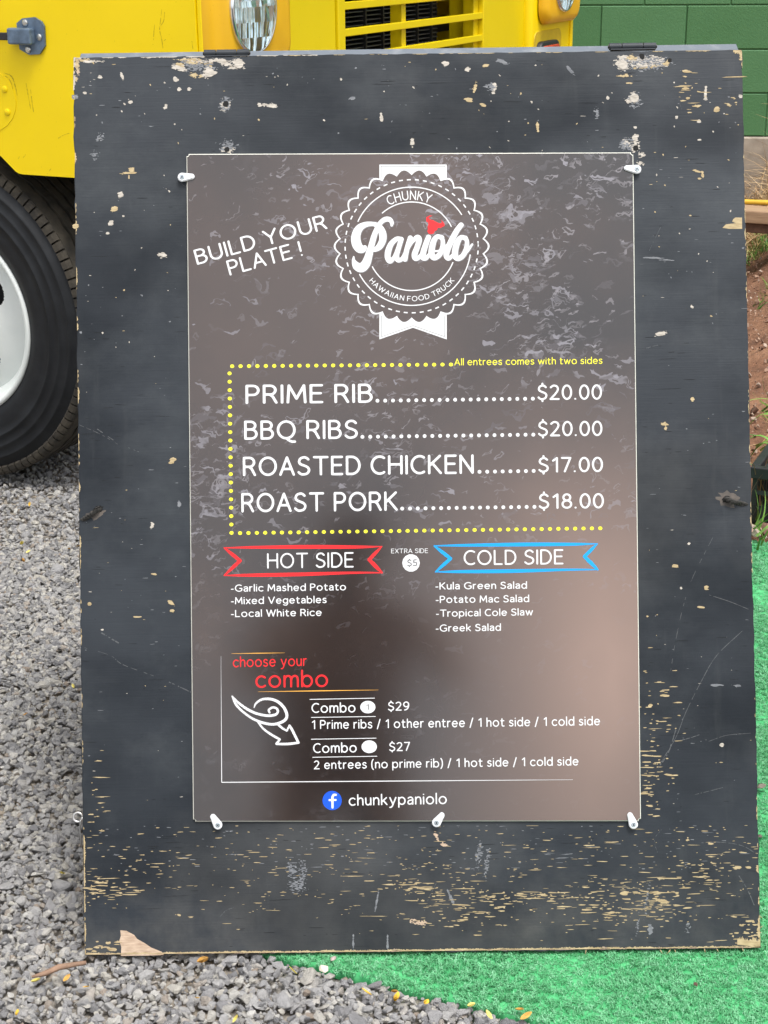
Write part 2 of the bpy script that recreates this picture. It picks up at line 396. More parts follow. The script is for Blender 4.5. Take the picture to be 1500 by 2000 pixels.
def pod(x0, x1, xl, mirror):
    bm = bmesh.new(); rbox(bm, x0 - (.05 if mirror < 0 else -.004), x1 - (.012 if mirror < 0 else -.05), .80, 1.398, .004, .045, .03, .02); bmobj('fender_nose', bm, M_YEL, truck, smooth=True)
    bm = bmesh.new(); rbox(bm, x0, x1, 1.018, 1.36, -.030, .0, .055, .028)
    for v in bm.verts: v.co.y += .0
    bz = bmobj('headlight_bezel', bm, M_ORG, truck, smooth=True)
    M = Matrix.Translation((xl, -.031, 1.147)) @ Matrix.Rotation(R_(-90), 4, 'Z')
    hl = bmesh.new(); add_lathe(hl, [(-.004, .094), (.004, .094), (.0085, .0915), (.0085, .088), (.002, .087)], 48, M); h = bmobj('headlight', hl, M_CHR, truck, smooth=True)
    bm = bmesh.new(); rr_ = random.Random(3 + int(x0)); z_ = -.087
    while z_ < .087:
        low = z_ < -.012; hgt_ = .030 if low else rr_.choice((.008, .012, .016)); x_ = -.087
        while x_ < .087:
            wd2 = .0042 if (low and x_ < .03) else rr_.choice((.008, .012, .018)); pts_ = []
            tx_ = (rr_.choice((-.30, .34)) if wd2 < .005 else rr_.uniform(-.35, .35)); tz_ = rr_.uniform(-.1, .1) if wd2 < .005 else rr_.uniform(-.45, .55)
            for a_, c_ in ((0, 0), (1, 0), (1, 1), (0, 1)):
                px_, pz_ = x_ + a_ * wd2, z_ + c_ * hgt_; rad_ = math.hypot(px_, pz_)
                if rad_ > .087: px_, pz_ = px_ * .087 / rad_, pz_ * .087 / rad_
                dep_ = -.0035 + (a_ - .5) * wd2 * tx_ * 1.3 + (c_ - .5) * hgt_ * tz_ * .5
                pts_.append(bm.verts.new((xl + px_, -.031 + dep_, 1.147 + pz_)))
            if abs((pts_[2].co - pts_[0].co).cross(pts_[3].co - pts_[1].co).length) > 1e-7: bm.faces.new(pts_)
            x_ += wd2
        z_ += hgt_
    bmobj('reflector', bm, M_REFL, h, 'stuff')
    bm = bmesh.new(); add_lathe(bm, [(.026, .0005), (.025, .03), (.020, .06), (.013, .08), (.008, .0885)], 48, M)
    add_lathe(bm, [(.023, .0005), (.022, .03), (.017, .06), (.010, .08), (.006, .0880)], 48, M)
    bmesh.ops.recalc_face_normals(bm, faces=bm.faces); bmobj('lens', bm, M_LENS, h, smooth=True)
    # marker lamp under the bezel, on a plate darkened like a shaded recess
    xc = xl - .05 * (1 if mirror < 0 else -1)
    bm = bmesh.new(); rbox(bm, xc - .135, xc + .125, .83, 1.0, .0015, .006, .03, .002); bmobj('recess_shade_plate', bm, simple('shaded_yellow_paint', (.52, .36, .01), .5), truck)
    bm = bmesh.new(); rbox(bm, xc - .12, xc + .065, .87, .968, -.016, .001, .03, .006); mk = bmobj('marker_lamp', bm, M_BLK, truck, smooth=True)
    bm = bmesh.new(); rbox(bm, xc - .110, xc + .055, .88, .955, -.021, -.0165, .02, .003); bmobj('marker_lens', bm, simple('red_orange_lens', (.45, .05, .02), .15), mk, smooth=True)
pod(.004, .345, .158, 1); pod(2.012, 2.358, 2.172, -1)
bm = bmesh.new(); add_cyl(bm, (.335, -.031, 1.043), (.335, -.043, 1.043), .004, .003, 10); bmobj('screw', bm, M_SCREW, truck)

# flank fittings: latch, screws
def hexplate(bm, cy, cz, pts, x0, x1): return add_prism(bm, [(cy + a, cz + c) for a, c in pts], x0, x1, 'X')
LY, LZ = .425, 1.093
bm = bmesh.new(); hexplate(bm, LY, LZ, [(-.036, .02), (-.034, -.02), (-.018, -.037), (.010, -.039), (.034, -.028), (.036, .026), (.02, .036), (-.012, .039), (-.03, .030)], -.006, -.001)
lt = bmobj('hood_latch', bm, M_BLUE, truck)
bm = bmesh.new(); add_box(bm, (-.026, LY - .012, LZ - .017), (-.0065, LY + .050, LZ + .017), .004); bmobj('latch_block', bm, M_BLUE, lt)
bm = bmesh.new(); add_box(bm, (-.020, LY + .0505, LZ - .009), (-.012, LY + .45, LZ + .007), .002); bmobj('latch_strap', bm, simple('black_rubber', (.02, .02, .021), .7), lt)
def screwhead(bm, x, y, z, r):
    add_lathe(bm, [(0, r), (-.002, r), (-.0035, r * .7), (-.004, .0003)], 16, Matrix.Translation((x, y, z)))
    add_box(bm, (x - .0046, y - r * .6, z - .0008), (x - .0041, y + r * .6, z + .0008)); 
for y, z in ((LY + .012, LZ + .027), (LY + .010, LZ - .028), (LY - .022, LZ - .002)):
    bm = bmesh.new(); screwhead(bm, -.0062, y, z, .007); bmobj('screw', bm, M_SCREW, lt)
for y, z in ((.513, .979), (.511, .930)):
    bm = bmesh.new(); screwhead(bm, -.0006, y, z, .0075); bmobj('screw', bm, M_YEL, truck)
# embossed access plate around those screws
bm = bmesh.new(); add_prism(bm, [(.485 + .10 * (1 - math.cos(R_(a))) - 0, .955 + .075 * math.sin(R_(a))) for a in range(-90, 91, 15)][::-1], -.0012, .001, 'X'); bmobj('access_plate', bm, M_YEL, truck)

def on_flank(x, y):
    d = photo_ray(x, y); t = (P0 - CAM).dot(T_DIR) / d.dot(T_DIR); q = CAM + d * t; return .818 - (q - P0).dot(S_DIR), q.z
V_, F_s = [], []
def flank_scratch(pts, w_):
    p = smoothpath(pts, 6)
    for a, c in zip(p, p[1:]):
        if rnd.random() < .12: continue
        d = Vector((c[0] - a[0], c[1] - a[1])); L = max(d.length, 1e-3); n_ = Vector((-d.y, d.x)) / L * w_ * rnd.uniform(.3, 1) * .5; n0 = len(V_)
        for q in ((a[0] - n_.x, a[1] - n_.y), (c[0] - n_.x, c[1] - n_.y), (c[0] + n_.x, c[1] + n_.y), (a[0] + n_.x, a[1] + n_.y)):
            yz = on_flank(*q); V_.append((-.0004, yz[0], yz[1]))
        F_s.append((n0, n0 + 1, n0 + 2, n0 + 3))
for pts in ([(316, 18), (314, 38), (312, 58), (316, 76), (319, 98)], [(322, 20), (320, 40), (314, 50)], [(303, 42), (301, 60), (300, 78)], [(375, 80), (377, 96)], [(51, 162), (55, 185), (60, 212)], [(60, 175), (63, 200), (67, 228)], [(4, 148), (16, 152), (24, 168), (26, 190), (22, 210)], [(18, 144), (28, 160), (34, 186)], [(8, 142), (24, 150), (30, 170)], [(114, 270), (124, 264), (136, 260)], [(44, 310), (50, 302)], [(92, 340), (100, 329)], [(36, 310), (38, 306)], [(325, 76), (320, 80)]):
    flank_scratch(pts, 1.3)
pyobj('paint_scratches', V_, F_s, simple('dull_yellow_scratch', (.40, .28, .0), .7), truck, 'stuff')

# wheels
b = NB('tyre_rubber')
dust = b.bw(b.noise(14, 6, .65), .45, .75)
b.set(Base_Color=b.mix(dust, (.005, .006, .008), (.014, .016, .019)), Roughness=.55); b.p.inputs['Specular IOR Level'].default_value = .35; b.bump(b.noise(160, 5), .25, .001); M_TYRE = b.m
b = NB('dusty_tread'); b.set(Base_Color=b.ramp(b.noise(30, 6), [(.3, (.016, .014, .011)), (.7, (.060, .050, .036))]), Roughness=.9); b.bump(b.noise(120, 6), .5, .002); M_TREAD = b.m
b = NB('white_rim_paint'); b.set(Base_Color=b.ramp(b.noise(6, 5), [(.3, (.62, .66, .64)), (.7, (.74, .77, .75))]), Roughness=.35); M_RIM = b.m
RW = .402; WZ = .402
def wheel_parts():
    """axis local X pointing inwards (+X); outer face at x=0"""
    out = {}
    bm = bmesh.new()
    side = [(.022, .234), (.006, .242), (-.001, .262), (-.003, .285), (-.0015, .3), (-.004, .302), (-.004, .306), (-.002, .308), (0, .325), (-.001, .327), (-.001, .331), (.001, .333), (.004, .35), (.003, .352), (.003, .356), (.006, .358), (.013, .377)]
    inner = [(.215, .377), (.228, .35), (.231, .3), (.222, .25), (.205, .234)]
    add_lathe(bm, side, 96); add_lathe(bm, [(.013, .377), (.215, .377)], 96); add_lathe(bm, inner, 96)
    bmesh.ops.recalc_face_normals(bm, faces=bm.faces); out['tyre'] = (bm, M_TYRE, True)
    bm = bmesh.new()                                   # ribs between wavy circumferential grooves
    n = 240; xs = [(.0195, .058), (.066, .094), (.102, .128), (.136, .164), (.172, .200)]
    for a0, a1 in xs:
        rings = []
        for k in range(n):
            a = 2 * math.pi * k / n; wob = .0022 * math.sin(k * 2 * math.pi / 5)
            rr = [(a0 + wob, .378), (a0 + wob + .001, RW - .002), (a1 + wob - .001, RW - .002), (a1 + wob, .378)]
            rings.append([bm.verts.new((x, r * math.cos(a), r * math.sin(a))) for x, r in rr])
        for k in range(n):
            A, B = rings[k], rings[(k + 1) % n]
            for i in range(3): bm.faces.new((A[i], A[i + 1], B[i + 1], B[i]))
    out['tread'] = (bm, M_TREAD, False)
    bm = bmesh.new(); m = 110                          # shoulder blocks with slots between
    for s_ in (0, 1):
        for k in range(m):
            a0, a1 = 2 * math.pi * k / m, 2 * math.pi * (k + .80) / m
            vs = []
            prof = [(.007, .380), (.009, .391), (.013, RW - .005), (.019, RW - .002), (.019, .377), (.012, .376)]
            if s_: prof = [(.23 - x, r) for x, r in prof]
            for a in (a0, a1): vs.append([bm.verts.new((x, r * math.cos(a), r * math.sin(a))) for x, r in prof])
            for i in range(6): bm.faces.new((vs[0][i], vs[0][(i + 1) % 6], vs[1][(i + 1) % 6], vs[1][i]))
            bm.faces.new(vs[0]); bm.faces.new(vs[1][::-1])
    bmesh.ops.recalc_face_normals(bm, faces=bm.faces)
    out['shoulder_blocks'] = (bm, M_TREAD, False)
    bm = bmesh.new()
    rim = [(.020, .236), (.006, .240), (.002, .232), (.008, .224), (.020, .218), (.034, .212), (.040, .205), (.062, .196)]
    add_lathe(bm, rim, 96)
    # disc with hand holes
    n = 400; key = [(.197, .062), (.19, .060), (.175, .055), (.16, .050), (.14, .045), (.11, .038), (.092, .034), (.085, .012), (.07, .005), (.04, .003), (.001, .003)]
    rad_ = list(np.linspace(.197, .092, 60)) + [.085, .07, .04, .001]; dep = [float(np.interp(-r, [-k[0] for k in key], [k[1] for k in key])) for r in rad_]
    rings = [[bm.verts.new((dep[i], r * math.cos(2 * math.pi * k / n), r * math.sin(2 * math.pi * k / n))) for k in range(n)] for i, r in enumerate(rad_)]
    for i in range(len(rad_) - 1):
        for k in range(n):
            rm = (rad_[i] + rad_[i + 1]) / 2; da = (((k + .5) / n * 4) % 1 - .5) * 2 * math.pi / 4
            if ((rm - .128) / .030) ** 2 + (da * .128 / .042) ** 2 < 1: continue
            bm.faces.new((rings[i][k], rings[i][(k + 1) % n], rings[i + 1][(k + 1) % n], rings[i + 1][k]))
    bmesh.ops.recalc_face_normals(bm, faces=bm.faces)
    out['rim'] = (bm, M_RIM, True)
    bm = bmesh.new()
    for k in range(8):
        a = 2 * math.pi * (k + .5) / 8; add_cyl(bm, (.012, .068 * math.cos(a), .068 * math.sin(a)), (-.006, .068 * math.cos(a), .068 * math.sin(a)), .011, .010, 6)
    out['lug_nuts'] = (bm, M_CHR, False)
    bm = bmesh.new(); add_cyl(bm, (.09, 0, 0), (.18, 0, 0), .2, .2, 32); out['brake_drum'] = (bm, M_DRK, False)
    return out
wp = wheel_parts(); wme = {}
for k, (bm, m, s) in wp.items():
    me = bpy.data.meshes.new(k); bm.to_mesh(me); bm.free(); me.materials.append(m)
    if s: me.polygons.foreach_set('use_smooth', [True] * len(me.polygons))
    wme[k] = me
def wheel(x, y, flip, rot):
    t = obj('wheel', wme['tyre'], None, truck); t.location = (x, y, WZ + .034); t.rotation_euler = (rot, 0, math.pi if flip else 0)
    for k in ('tread', 'shoulder_blocks', 'rim', 'lug_nuts', 'brake_drum'):
        q = link(bpy.data.objects.new(k, wme[k]), t)
        if k in ('tread', 'shoulder_blocks', 'lug_nuts'): q['kind'] = 'stuff'
    return t
wheel(.012, .761, False, .19); wheel(2.348, .761, True, .2); wheel(.012, 4.0, False, 1.2); wheel(2.348, 4.0, True, .9)

# ================================================================== SANDWICH BOARD
UX = Vector((.99999191, .00110186, .00386794)); UZ = Vector((-.0040017, .36868685, .92954505)); INTO = -(UX.cross(UZ)); INTO = Vector((.0004018, .9295530, -.3686883))
B0 = Vector((.04475908, 1.73414521, .0016))
BM = Matrix(((UX.x, INTO.x, UZ.x, B0.x), (UX.y, INTO.y, UZ.y, B0.y), (UX.z, INTO.z, UZ.z, B0.z), (0, 0, 0, 1)))
def on_board(x, y, off=0.):
    """point of the board's plane (off metres in front of it) seen at a photo pixel: local (u, w)"""
    d = photo_ray(x, y); P = B0 - INTO * off; t = (P - CAM).dot(INTO) / d.dot(INTO)
    q = CAM + d * t - B0; return q.dot(UX), q.dot(UZ)
board = thing('sandwich_board', 'weathered black painted plywood A-frame board standing on gravel and turf', 'sign stand', matrix=BM)

b = NB('worn_black_paint')
base = b.ramp(b.noise(2.6, 6, .6), [(.25, (.010, .014, .019)), (.5, (.018, .023, .030)), (.75, (.032, .039, .047))])
low = b.bw(b.n.new('ShaderNodeSeparateXYZ').outputs[2], 0, 1)
sep = b.n['Separate XYZ']; b.l.new(b.coord(), sep.inputs[0])
# scuffs, dust and thin scratches of the paint
scuff = b.bw(b.noise(4, 8, .72, vec=b.map((1, 1, 1.4), loc=(3, 0, 1))), .48, .74)
c = b.mix(b.math('MULTIPLY', scuff, .35), base, (.085, .095, .10))
dust = b.math('MULTIPLY', b.bw(b.noise(11, 8, .7), .4, .75), b.ramp(sep.outputs[2], [(.04, (1, 1, 1)), (.16, (0, 0, 0))]))
c = b.mix(b.math('MULTIPLY', dust, .55), c, (.10, .098, .09))
blot = b.bw(b.noise(3.2, 4, .55, vec=b.map((.8, 1, 1.5), loc=(9, 4, 2))), .47, .64)
c = b.mix(b.math('MULTIPLY', blot, .5), c, (.009, .011, .014))
haze_ = b.bw(b.noise(2.1, 7, .62, vec=b.map((1, 1, .8), loc=(1, 4, 7))), .47, .68)
c = b.mix(b.math('MULTIPLY', haze_, .55), c, (.060, .062, .062))
vs_ = b.bw(b.noise(1, 5, .6, vec=b.map((30, 30, 3.5), (0, R_(4), 0), (4, 0, 9))), .60, .80)
c = b.mix(b.math('MULTIPLY', vs_, .22), c, (.085, .09, .09))
grain = b.noise(1, 6, .6, vec=b.map((14, 14, 420)))
c = b.mix(b.math('MULTIPLY', b.bw(grain, .62, .72), .2), c, (.015, .017, .02))
fl = b.noise(1, 3, .6, vec=b.map((34, 34, 560), loc=(2, 0, 5)))
c = b.mix(b.math('MULTIPLY', b.bw(fl, .735, .76), .4), c, (.20, .20, .19))
b.set(Base_Color=c, Roughness=b.ramp(b.noise(8, 6), [(.3, (.42,) * 3), (.7, (.60,) * 3)]))
spv = b.mix(b.math('MULTIPLY', blot, .9), b.mix(haze_, (.34,) * 3, (.62,) * 3), (.14,) * 3)
b.l.new(spv, b.p.inputs['Specular IOR Level'])
n1 = b.bump(grain, .2, .0010)
M_PAINT = b.m
def chipmat(name, a, c2, sc_=60):
    b = NB(name); b.set(Base_Color=b.ramp(b.noise(1, 5, .6, vec=b.map((sc_, sc_, sc_ * 5))), [(.3, a), (.7, c2)]), Roughness=.8); return b.m
M_WOOD = chipmat('bare_yellow_wood', (.27, .20, .10), (.50, .40, .235))
M_WOODP = chipmat('bare_pink_wood', (.32, .225, .155), (.56, .43, .32))
M_PALE = chipmat('pale_filler', (.25, .225, .19), (.56, .52, .46), 90)
M_GREY = chipmat('grey_scraped_primer', (.085, .092, .105), (.22, .23, .245), 70)
M_SCR = chipmat('faint_scratch', (.045, .05, .056), (.11, .115, .12), 90)
M_CRACK = simple('dark_grain_crack', (.004, .005, .006), .9)
M_HOLE = simple('dark_hole', (.006, .006, .006), .9)
M_PLYEDGE = chipmat('plywood_edge', (.25, .16, .08), (.50, .34, .17), 30)

# front panel: slightly ragged outline
hw = .4572; H = 1.2192; TH = .018
corn = [on_board(*p) for p in ((143, 112), (1449, 97), (1486, 1852), (165, 1866))]
def ragged(a, c, n, amp, seed, bias=0):
    r = random.Random(seed); out = []
    a = Vector(a); c = Vector(c); d = (c - a).normalized(); nrm = Vector((-d.y, d.x))
    for k in range(n):
        t = k / n; e = (0 if k == 0 else r.uniform(-1, 1) * amp * (1 if r.random() < .8 else 2.2))
        out.append(tuple(a.lerp(c, t) + nrm * e))
    return out
outl = ragged(corn[0], corn[1], 60, .0005, 1) + ragged(corn[1], corn[2], 90, .0007, 2) + ragged(corn[2], corn[3], 90, .0012, 3) + ragged(corn[3], corn[0], 90, .0007, 4)
# soften the corners
def chamf(pts): return pts
bm = bmesh.new(); add_prism(bm, outl, 0, TH, 'Y')
top = [e for e in bm.edges if len(e.link_faces) == 2 and abs(e.verts[0].co.y) < 1e-6 and abs(e.verts[1].co.y) < 1e-6]
bmesh.ops.bevel(bm, geom=top, offset=.0012, segments=2, affect='EDGES')
for f in bm.faces: f.material_index = 0 if abs(f.normal.y) > .3 else 1
front = bmobj('front_panel', bm, [M_PAINT, M_PLYEDGE], board)
# back panel: opens the other way from the hinges at the top
def loc2(P): q = P - B0; return Vector((q.dot(UX), q.dot(INTO), q.dot(UZ)))
topw = B0 + UZ * (H + .006) + INTO * (TH + .004)
dn = Vector((0, math.sin(R_(23)), -math.cos(R_(23)))); nb = Vector((0, math.cos(R_(23)), math.sin(R_(23))))
bm = bmesh.new(); Ls = 1.218; ups = .0
vs = []
for d_, n_ in ((0, 0), (0, TH), (Ls, TH), (Ls, 0)):
    for sx in (-1, 1): vs.append(bm.verts.new(loc2(topw + UX * (sx * (hw - (.001 if sx > 0 else .003))) + dn * d_ + nb * n_)))
for f in ((0, 1, 3, 2), (2, 3, 5, 4), (4, 5, 7, 6), (6, 7, 1, 0), (0, 2, 4, 6), (1, 7, 5, 3)): bm.faces.new([vs[i] for i in f])
bmesh.ops.recalc_face_normals(bm, faces=bm.faces); bmesh.ops.bevel(bm, geom=list(bm.edges), offset=.001, segments=1, affect='EDGES')
b = NB('top_lit_grey_paint'); b.set(Base_Color=b.mix(b.bw(b.noise(30, 6, vec=b.map((1, 1, 1))), .5, .8), (.12, .14, .165), (.24, .25, .26)), Roughness=.6); M_TOPP = b.m  # back panel colour lightened as if lit from above
bmobj('back_panel', bm, M_TOPP, board)
# hinges
def hinge(xa, xb, ymid):
    ua, _ = on_board(xa, ymid); ub, wz = on_board(xb, ymid)
    r = .0048; y = TH * .5 - .004; z = H + (.0062 if xa < 800 else .0072)
    L = (ub - ua); bm = bmesh.new()
    for k in range(3):
        a = ua + L * (0, .27, .72)[k] + .0006; c = ua + L * (.27, .72, 1)[k] - .0006
        add_cyl(bm, (a, y, z), (c, y, z), r, r, 20)
    h = bmobj('hinge', bm, M_PAINT, board, smooth=False)
    bm = bmesh.new(); add_cyl(bm, (ua - .001, y, z), (ub + .001, y, z), .0025, .0025, 12); bmobj('hinge_pin', bm, M_BLK, h)
    bm = bmesh.new(); add_box(bm, (ua + .002, -.0012, z - .006), (ub - .002, y, z - .0045)); bmobj('hinge_leaf', bm, M_PAINT, h)
hinge(397, 487, 104); hinge(1190, 1283, 96)

# ---- chips, scrapes and filler on the face: thin flakes lying on the panel
_tab = np.random.default_rng(5).random((256, 256))
def vnoise(X, Y):
    xi = np.floor(X).astype(int); yi = np.floor(Y).astype(int); fx = X - xi; fy = Y - yi; fx = fx * fx * (3 - 2 * fx); fy = fy * fy * (3 - 2 * fy)
    g = lambda a, c: _tab[a % 256, c % 256]
    return (g(xi, yi) * (1 - fx) + g(xi + 1, yi) * fx) * (1 - fy) + (g(xi, yi + 1) * (1 - fx) + g(xi + 1, yi + 1) * fx) * fy
def field_mesh(fn, x0, y0, x1, y1, h):
    """filled outline of fn(x, y) < 0 by marching squares, no overlapping faces"""
    nx_, ny_ = int((x1 - x0) / h) + 2, int((y1 - y0) / h) + 2
    X, Y = np.meshgrid(x0 + np.arange(nx_) * h, y0 + np.arange(ny_) * h); D = fn(X, Y); V = []; F = []
    ins = D < 0
    for j in range(ny_ - 1):
        i = 0
        while i < nx_ - 1:
            c = (ins[j, i], ins[j, i + 1], ins[j + 1, i + 1], ins[j + 1, i])
            if all(c):
                k = i
                while k + 1 < nx_ - 1 and ins[j, k + 2] and ins[j + 1, k + 2]: k += 1
                n0 = len(V); V += [(X[j, i], Y[j, i]), (X[j, k + 1], Y[j, i]), (X[j, k + 1], Y[j + 1, i]), (X[j, i], Y[j + 1, i])]; F.append((n0 + 3, n0 + 2, n0 + 1, n0)); i = k + 1; continue
            if any(c):
                P = [(j, i), (j, i + 1), (j + 1, i + 1), (j + 1, i)]; poly = []
                for a in range(4):
                    p, q = P[a], P[(a + 1) % 4]; dp, dq = D[p], D[q]
                    if dp < 0: poly.append((X[p], Y[p]))
                    if (dp < 0) != (dq < 0): t = dp / (dp - dq); poly.append((X[p] + (X[q] - X[p]) * t, Y[p] + (Y[q] - Y[p]) * t))
                if len(poly) >= 3: n0 = len(V); V += poly; F.append(tuple(range(n0 + len(poly) - 1, n0 - 1, -1)))
            i += 1
    return V, F
class Flakes:
    def __init__(s): s.v = []; s.f = []; s.k = 0
    def torn(s, x, y, rx, ry, ang=0, seed=0, broken=.0, grain=1.):
        """torn patch: ragged along the grain, with islands when broken"""
        ca, sa = math.cos(R_(ang)), math.sin(R_(ang)); ox, oy = (seed * 13.7) % 200, (seed * 7.3) % 200
        def fn(X, Y):
            a = (X - x) * ca + (Y - y) * sa; c = -(X - x) * sa + (Y - y) * ca
            d = np.sqrt((a / rx) ** 2 + (c / ry) ** 2)
            n = vnoise(X * .10 + ox, Y * .30 + oy) * .6 + vnoise(X * .22 + oy, Y * 1.0 * grain + ox) * .5 + vnoise(X * .6 + ox, Y * 1.3 + 9) * .25
            return d - 1.25 + (n - .35) * 1.1 + broken * (vnoise(X * .35 + 3 + ox, Y * .8 + 7) > .5)
        m = 1.45; ex = abs(rx * ca) + abs(ry * sa); ey = abs(rx * sa) + abs(ry * ca)
        V, F = field_mesh(fn, x - ex * m, y - ey * m, x + ex * m, y + ey * m, max(.7, min(1.1, min(rx, ry) / 4)))
        s.k += 1; off = .00006 + (s.k % 97) * .000004; n0 = len(s.v)
        s.v += [(*(lambda q: (q[0], -off, q[1]))(on_board(a, c)),) for a, c in V]; s.f += [tuple(n0 + i for i in f) for f in F]
    def poly(s, pts, off=None):
        s.k += 1; off = .00006 + (s.k % 97) * .000004 if off is None else off
        n0 = len(s.v); s.v += [(*(lambda q: (q[0], -off, q[1]))(on_board(x, y)),) for x, y in pts]
        s.f.append(tuple(range(n0, n0 + len(pts))))
    def blob(s, x, y, rx, ry, ang=0, n=11, jag=.35, seed=None, off=None):
        r = random.Random(seed if seed is not None else rnd.random()); pts = []
        ca, sa = math.cos(R_(ang)), math.sin(R_(ang)); ph = r.uniform(0, 6.28)
        for k in range(n):
            t = -2 * math.pi * k / n + ph * .0; q = 1 + jag * (r.random() * 2 - 1)
            a, c = rx * q * math.cos(t), ry * q * math.sin(t)
            pts.append((x + a * ca - c * sa, y + a * sa + c * ca))
        s.poly(pts, off)
    def build(s, name, mat, kind='stuff', parent=None):
        o = pyobj(name, s.v, s.f, mat, parent or board, kind); return o
wd, wp_, pl, gy, ho, sk, ck_ = [Flakes() for _ in range(7)]
def clampx(y): return 143 + (y - 112) * .0125, 1449 + (y - 97) * .0211
# small grain-wise flecks
def fleck(F_, x, y, L, h): F_.blob(x, y, L, h, rnd.uniform(-3, 2), n=7, jag=.45)
def insign(x, y): return 362 < x < 1254 and 296 < y < 1607
for _ in range(1500):       # bottom band, yellow
    x = rnd.uniform(168, 1478); y = rnd.gauss(1735, 42) + (x - 820) * .0
    if not 1615 < y < 1840: continue
    dens = .12 + 1.5 * mnoise.noise(Vector((x / 80, y / 22, 5))) + (.22 if 650 < x < 1380 else 0)
    if rnd.random() > dens: continue
    fleck(wd, x, y, min(15, rnd.expovariate(1 / 3.6) + .8), rnd.uniform(.3, .8))
for _ in range(380):
    x = rnd.uniform(168, 1480); y = rnd.uniform(1612, 1700)
    fleck(wd if rnd.random() < .6 else gy, x, y, min(12, rnd.expovariate(1 / 3.2) + 1), rnd.uniform(.4, .9))
for cx_, cy_, sx, sy, n_, q in ((205, 1735, 32, 9, 60, 1), (1275, 1400, 28, 90, 70, .8), (1270, 1530, 20, 30, 50, .9), (900, 1785, 60, 14, 60, 1.1), (1210, 1775, 60, 18, 80, 1.2), (1300, 1755, 30, 22, 60, 1.2), (830, 1730, 50, 10, 50, 1.1), (1000, 1752, 80, 8, 60, 1.1), (1380, 1700, 40, 25, 40, 1), (185, 1560, 12, 60, 24, .9), (1350, 185, 16, 28, 16, .8), (1430, 170, 12, 50, 12, .6)):
    for _ in range(n_):
        x, y = rnd.gauss(cx_, sx), rnd.gauss(cy_, sy); a, c_ = clampx(y)
        if a + 4 < x < c_ - 4 and not insign(x, y): fleck(wd, x, y, (rnd.expovariate(1 / 4.) + 1.2) * q, rnd.uniform(.5, 1.4))
for _ in range(1100):        # everywhere, pale
    y = rnd.uniform(120, 1620); a, c_ = clampx(y); x = rnd.uniform(a + 3, c_ - 3)
    if insign(x, y) or mnoise.noise(Vector((x / 120, y / 120, 1))) < -.05: continue
    F_ = rnd.choice((gy, gy, gy, gy, pl, wd)); fleck(F_, x, y, min(6, rnd.expovariate(1 / 1.5) + .5), rnd.uniform(.3, .8))
for _ in range(900):
    y = rnd.uniform(115, 1850); a, c_ = clampx(y); x = rnd.uniform(a + 6, c_ - 14)
    if insign(x, y) or mnoise.noise(Vector((x / 150, y / 60, 8))) < .0: continue
    fleck(ck_, x, y, rnd.expovariate(1 / 6.) + 2, rnd.uniform(.25, .5))
for _ in range(150):
    y = rnd.uniform(115, 700); a, c_ = clampx(y); x = rnd.uniform(a + 5, c_ - 5)
    if insign(x, y): continue
    rnd.choice((pl, pl, gy, wd)).blob(x, y, rnd.uniform(.9, 2.6), rnd.uniform(.8, 2.0), rnd.uniform(0, 90), 8, .5)
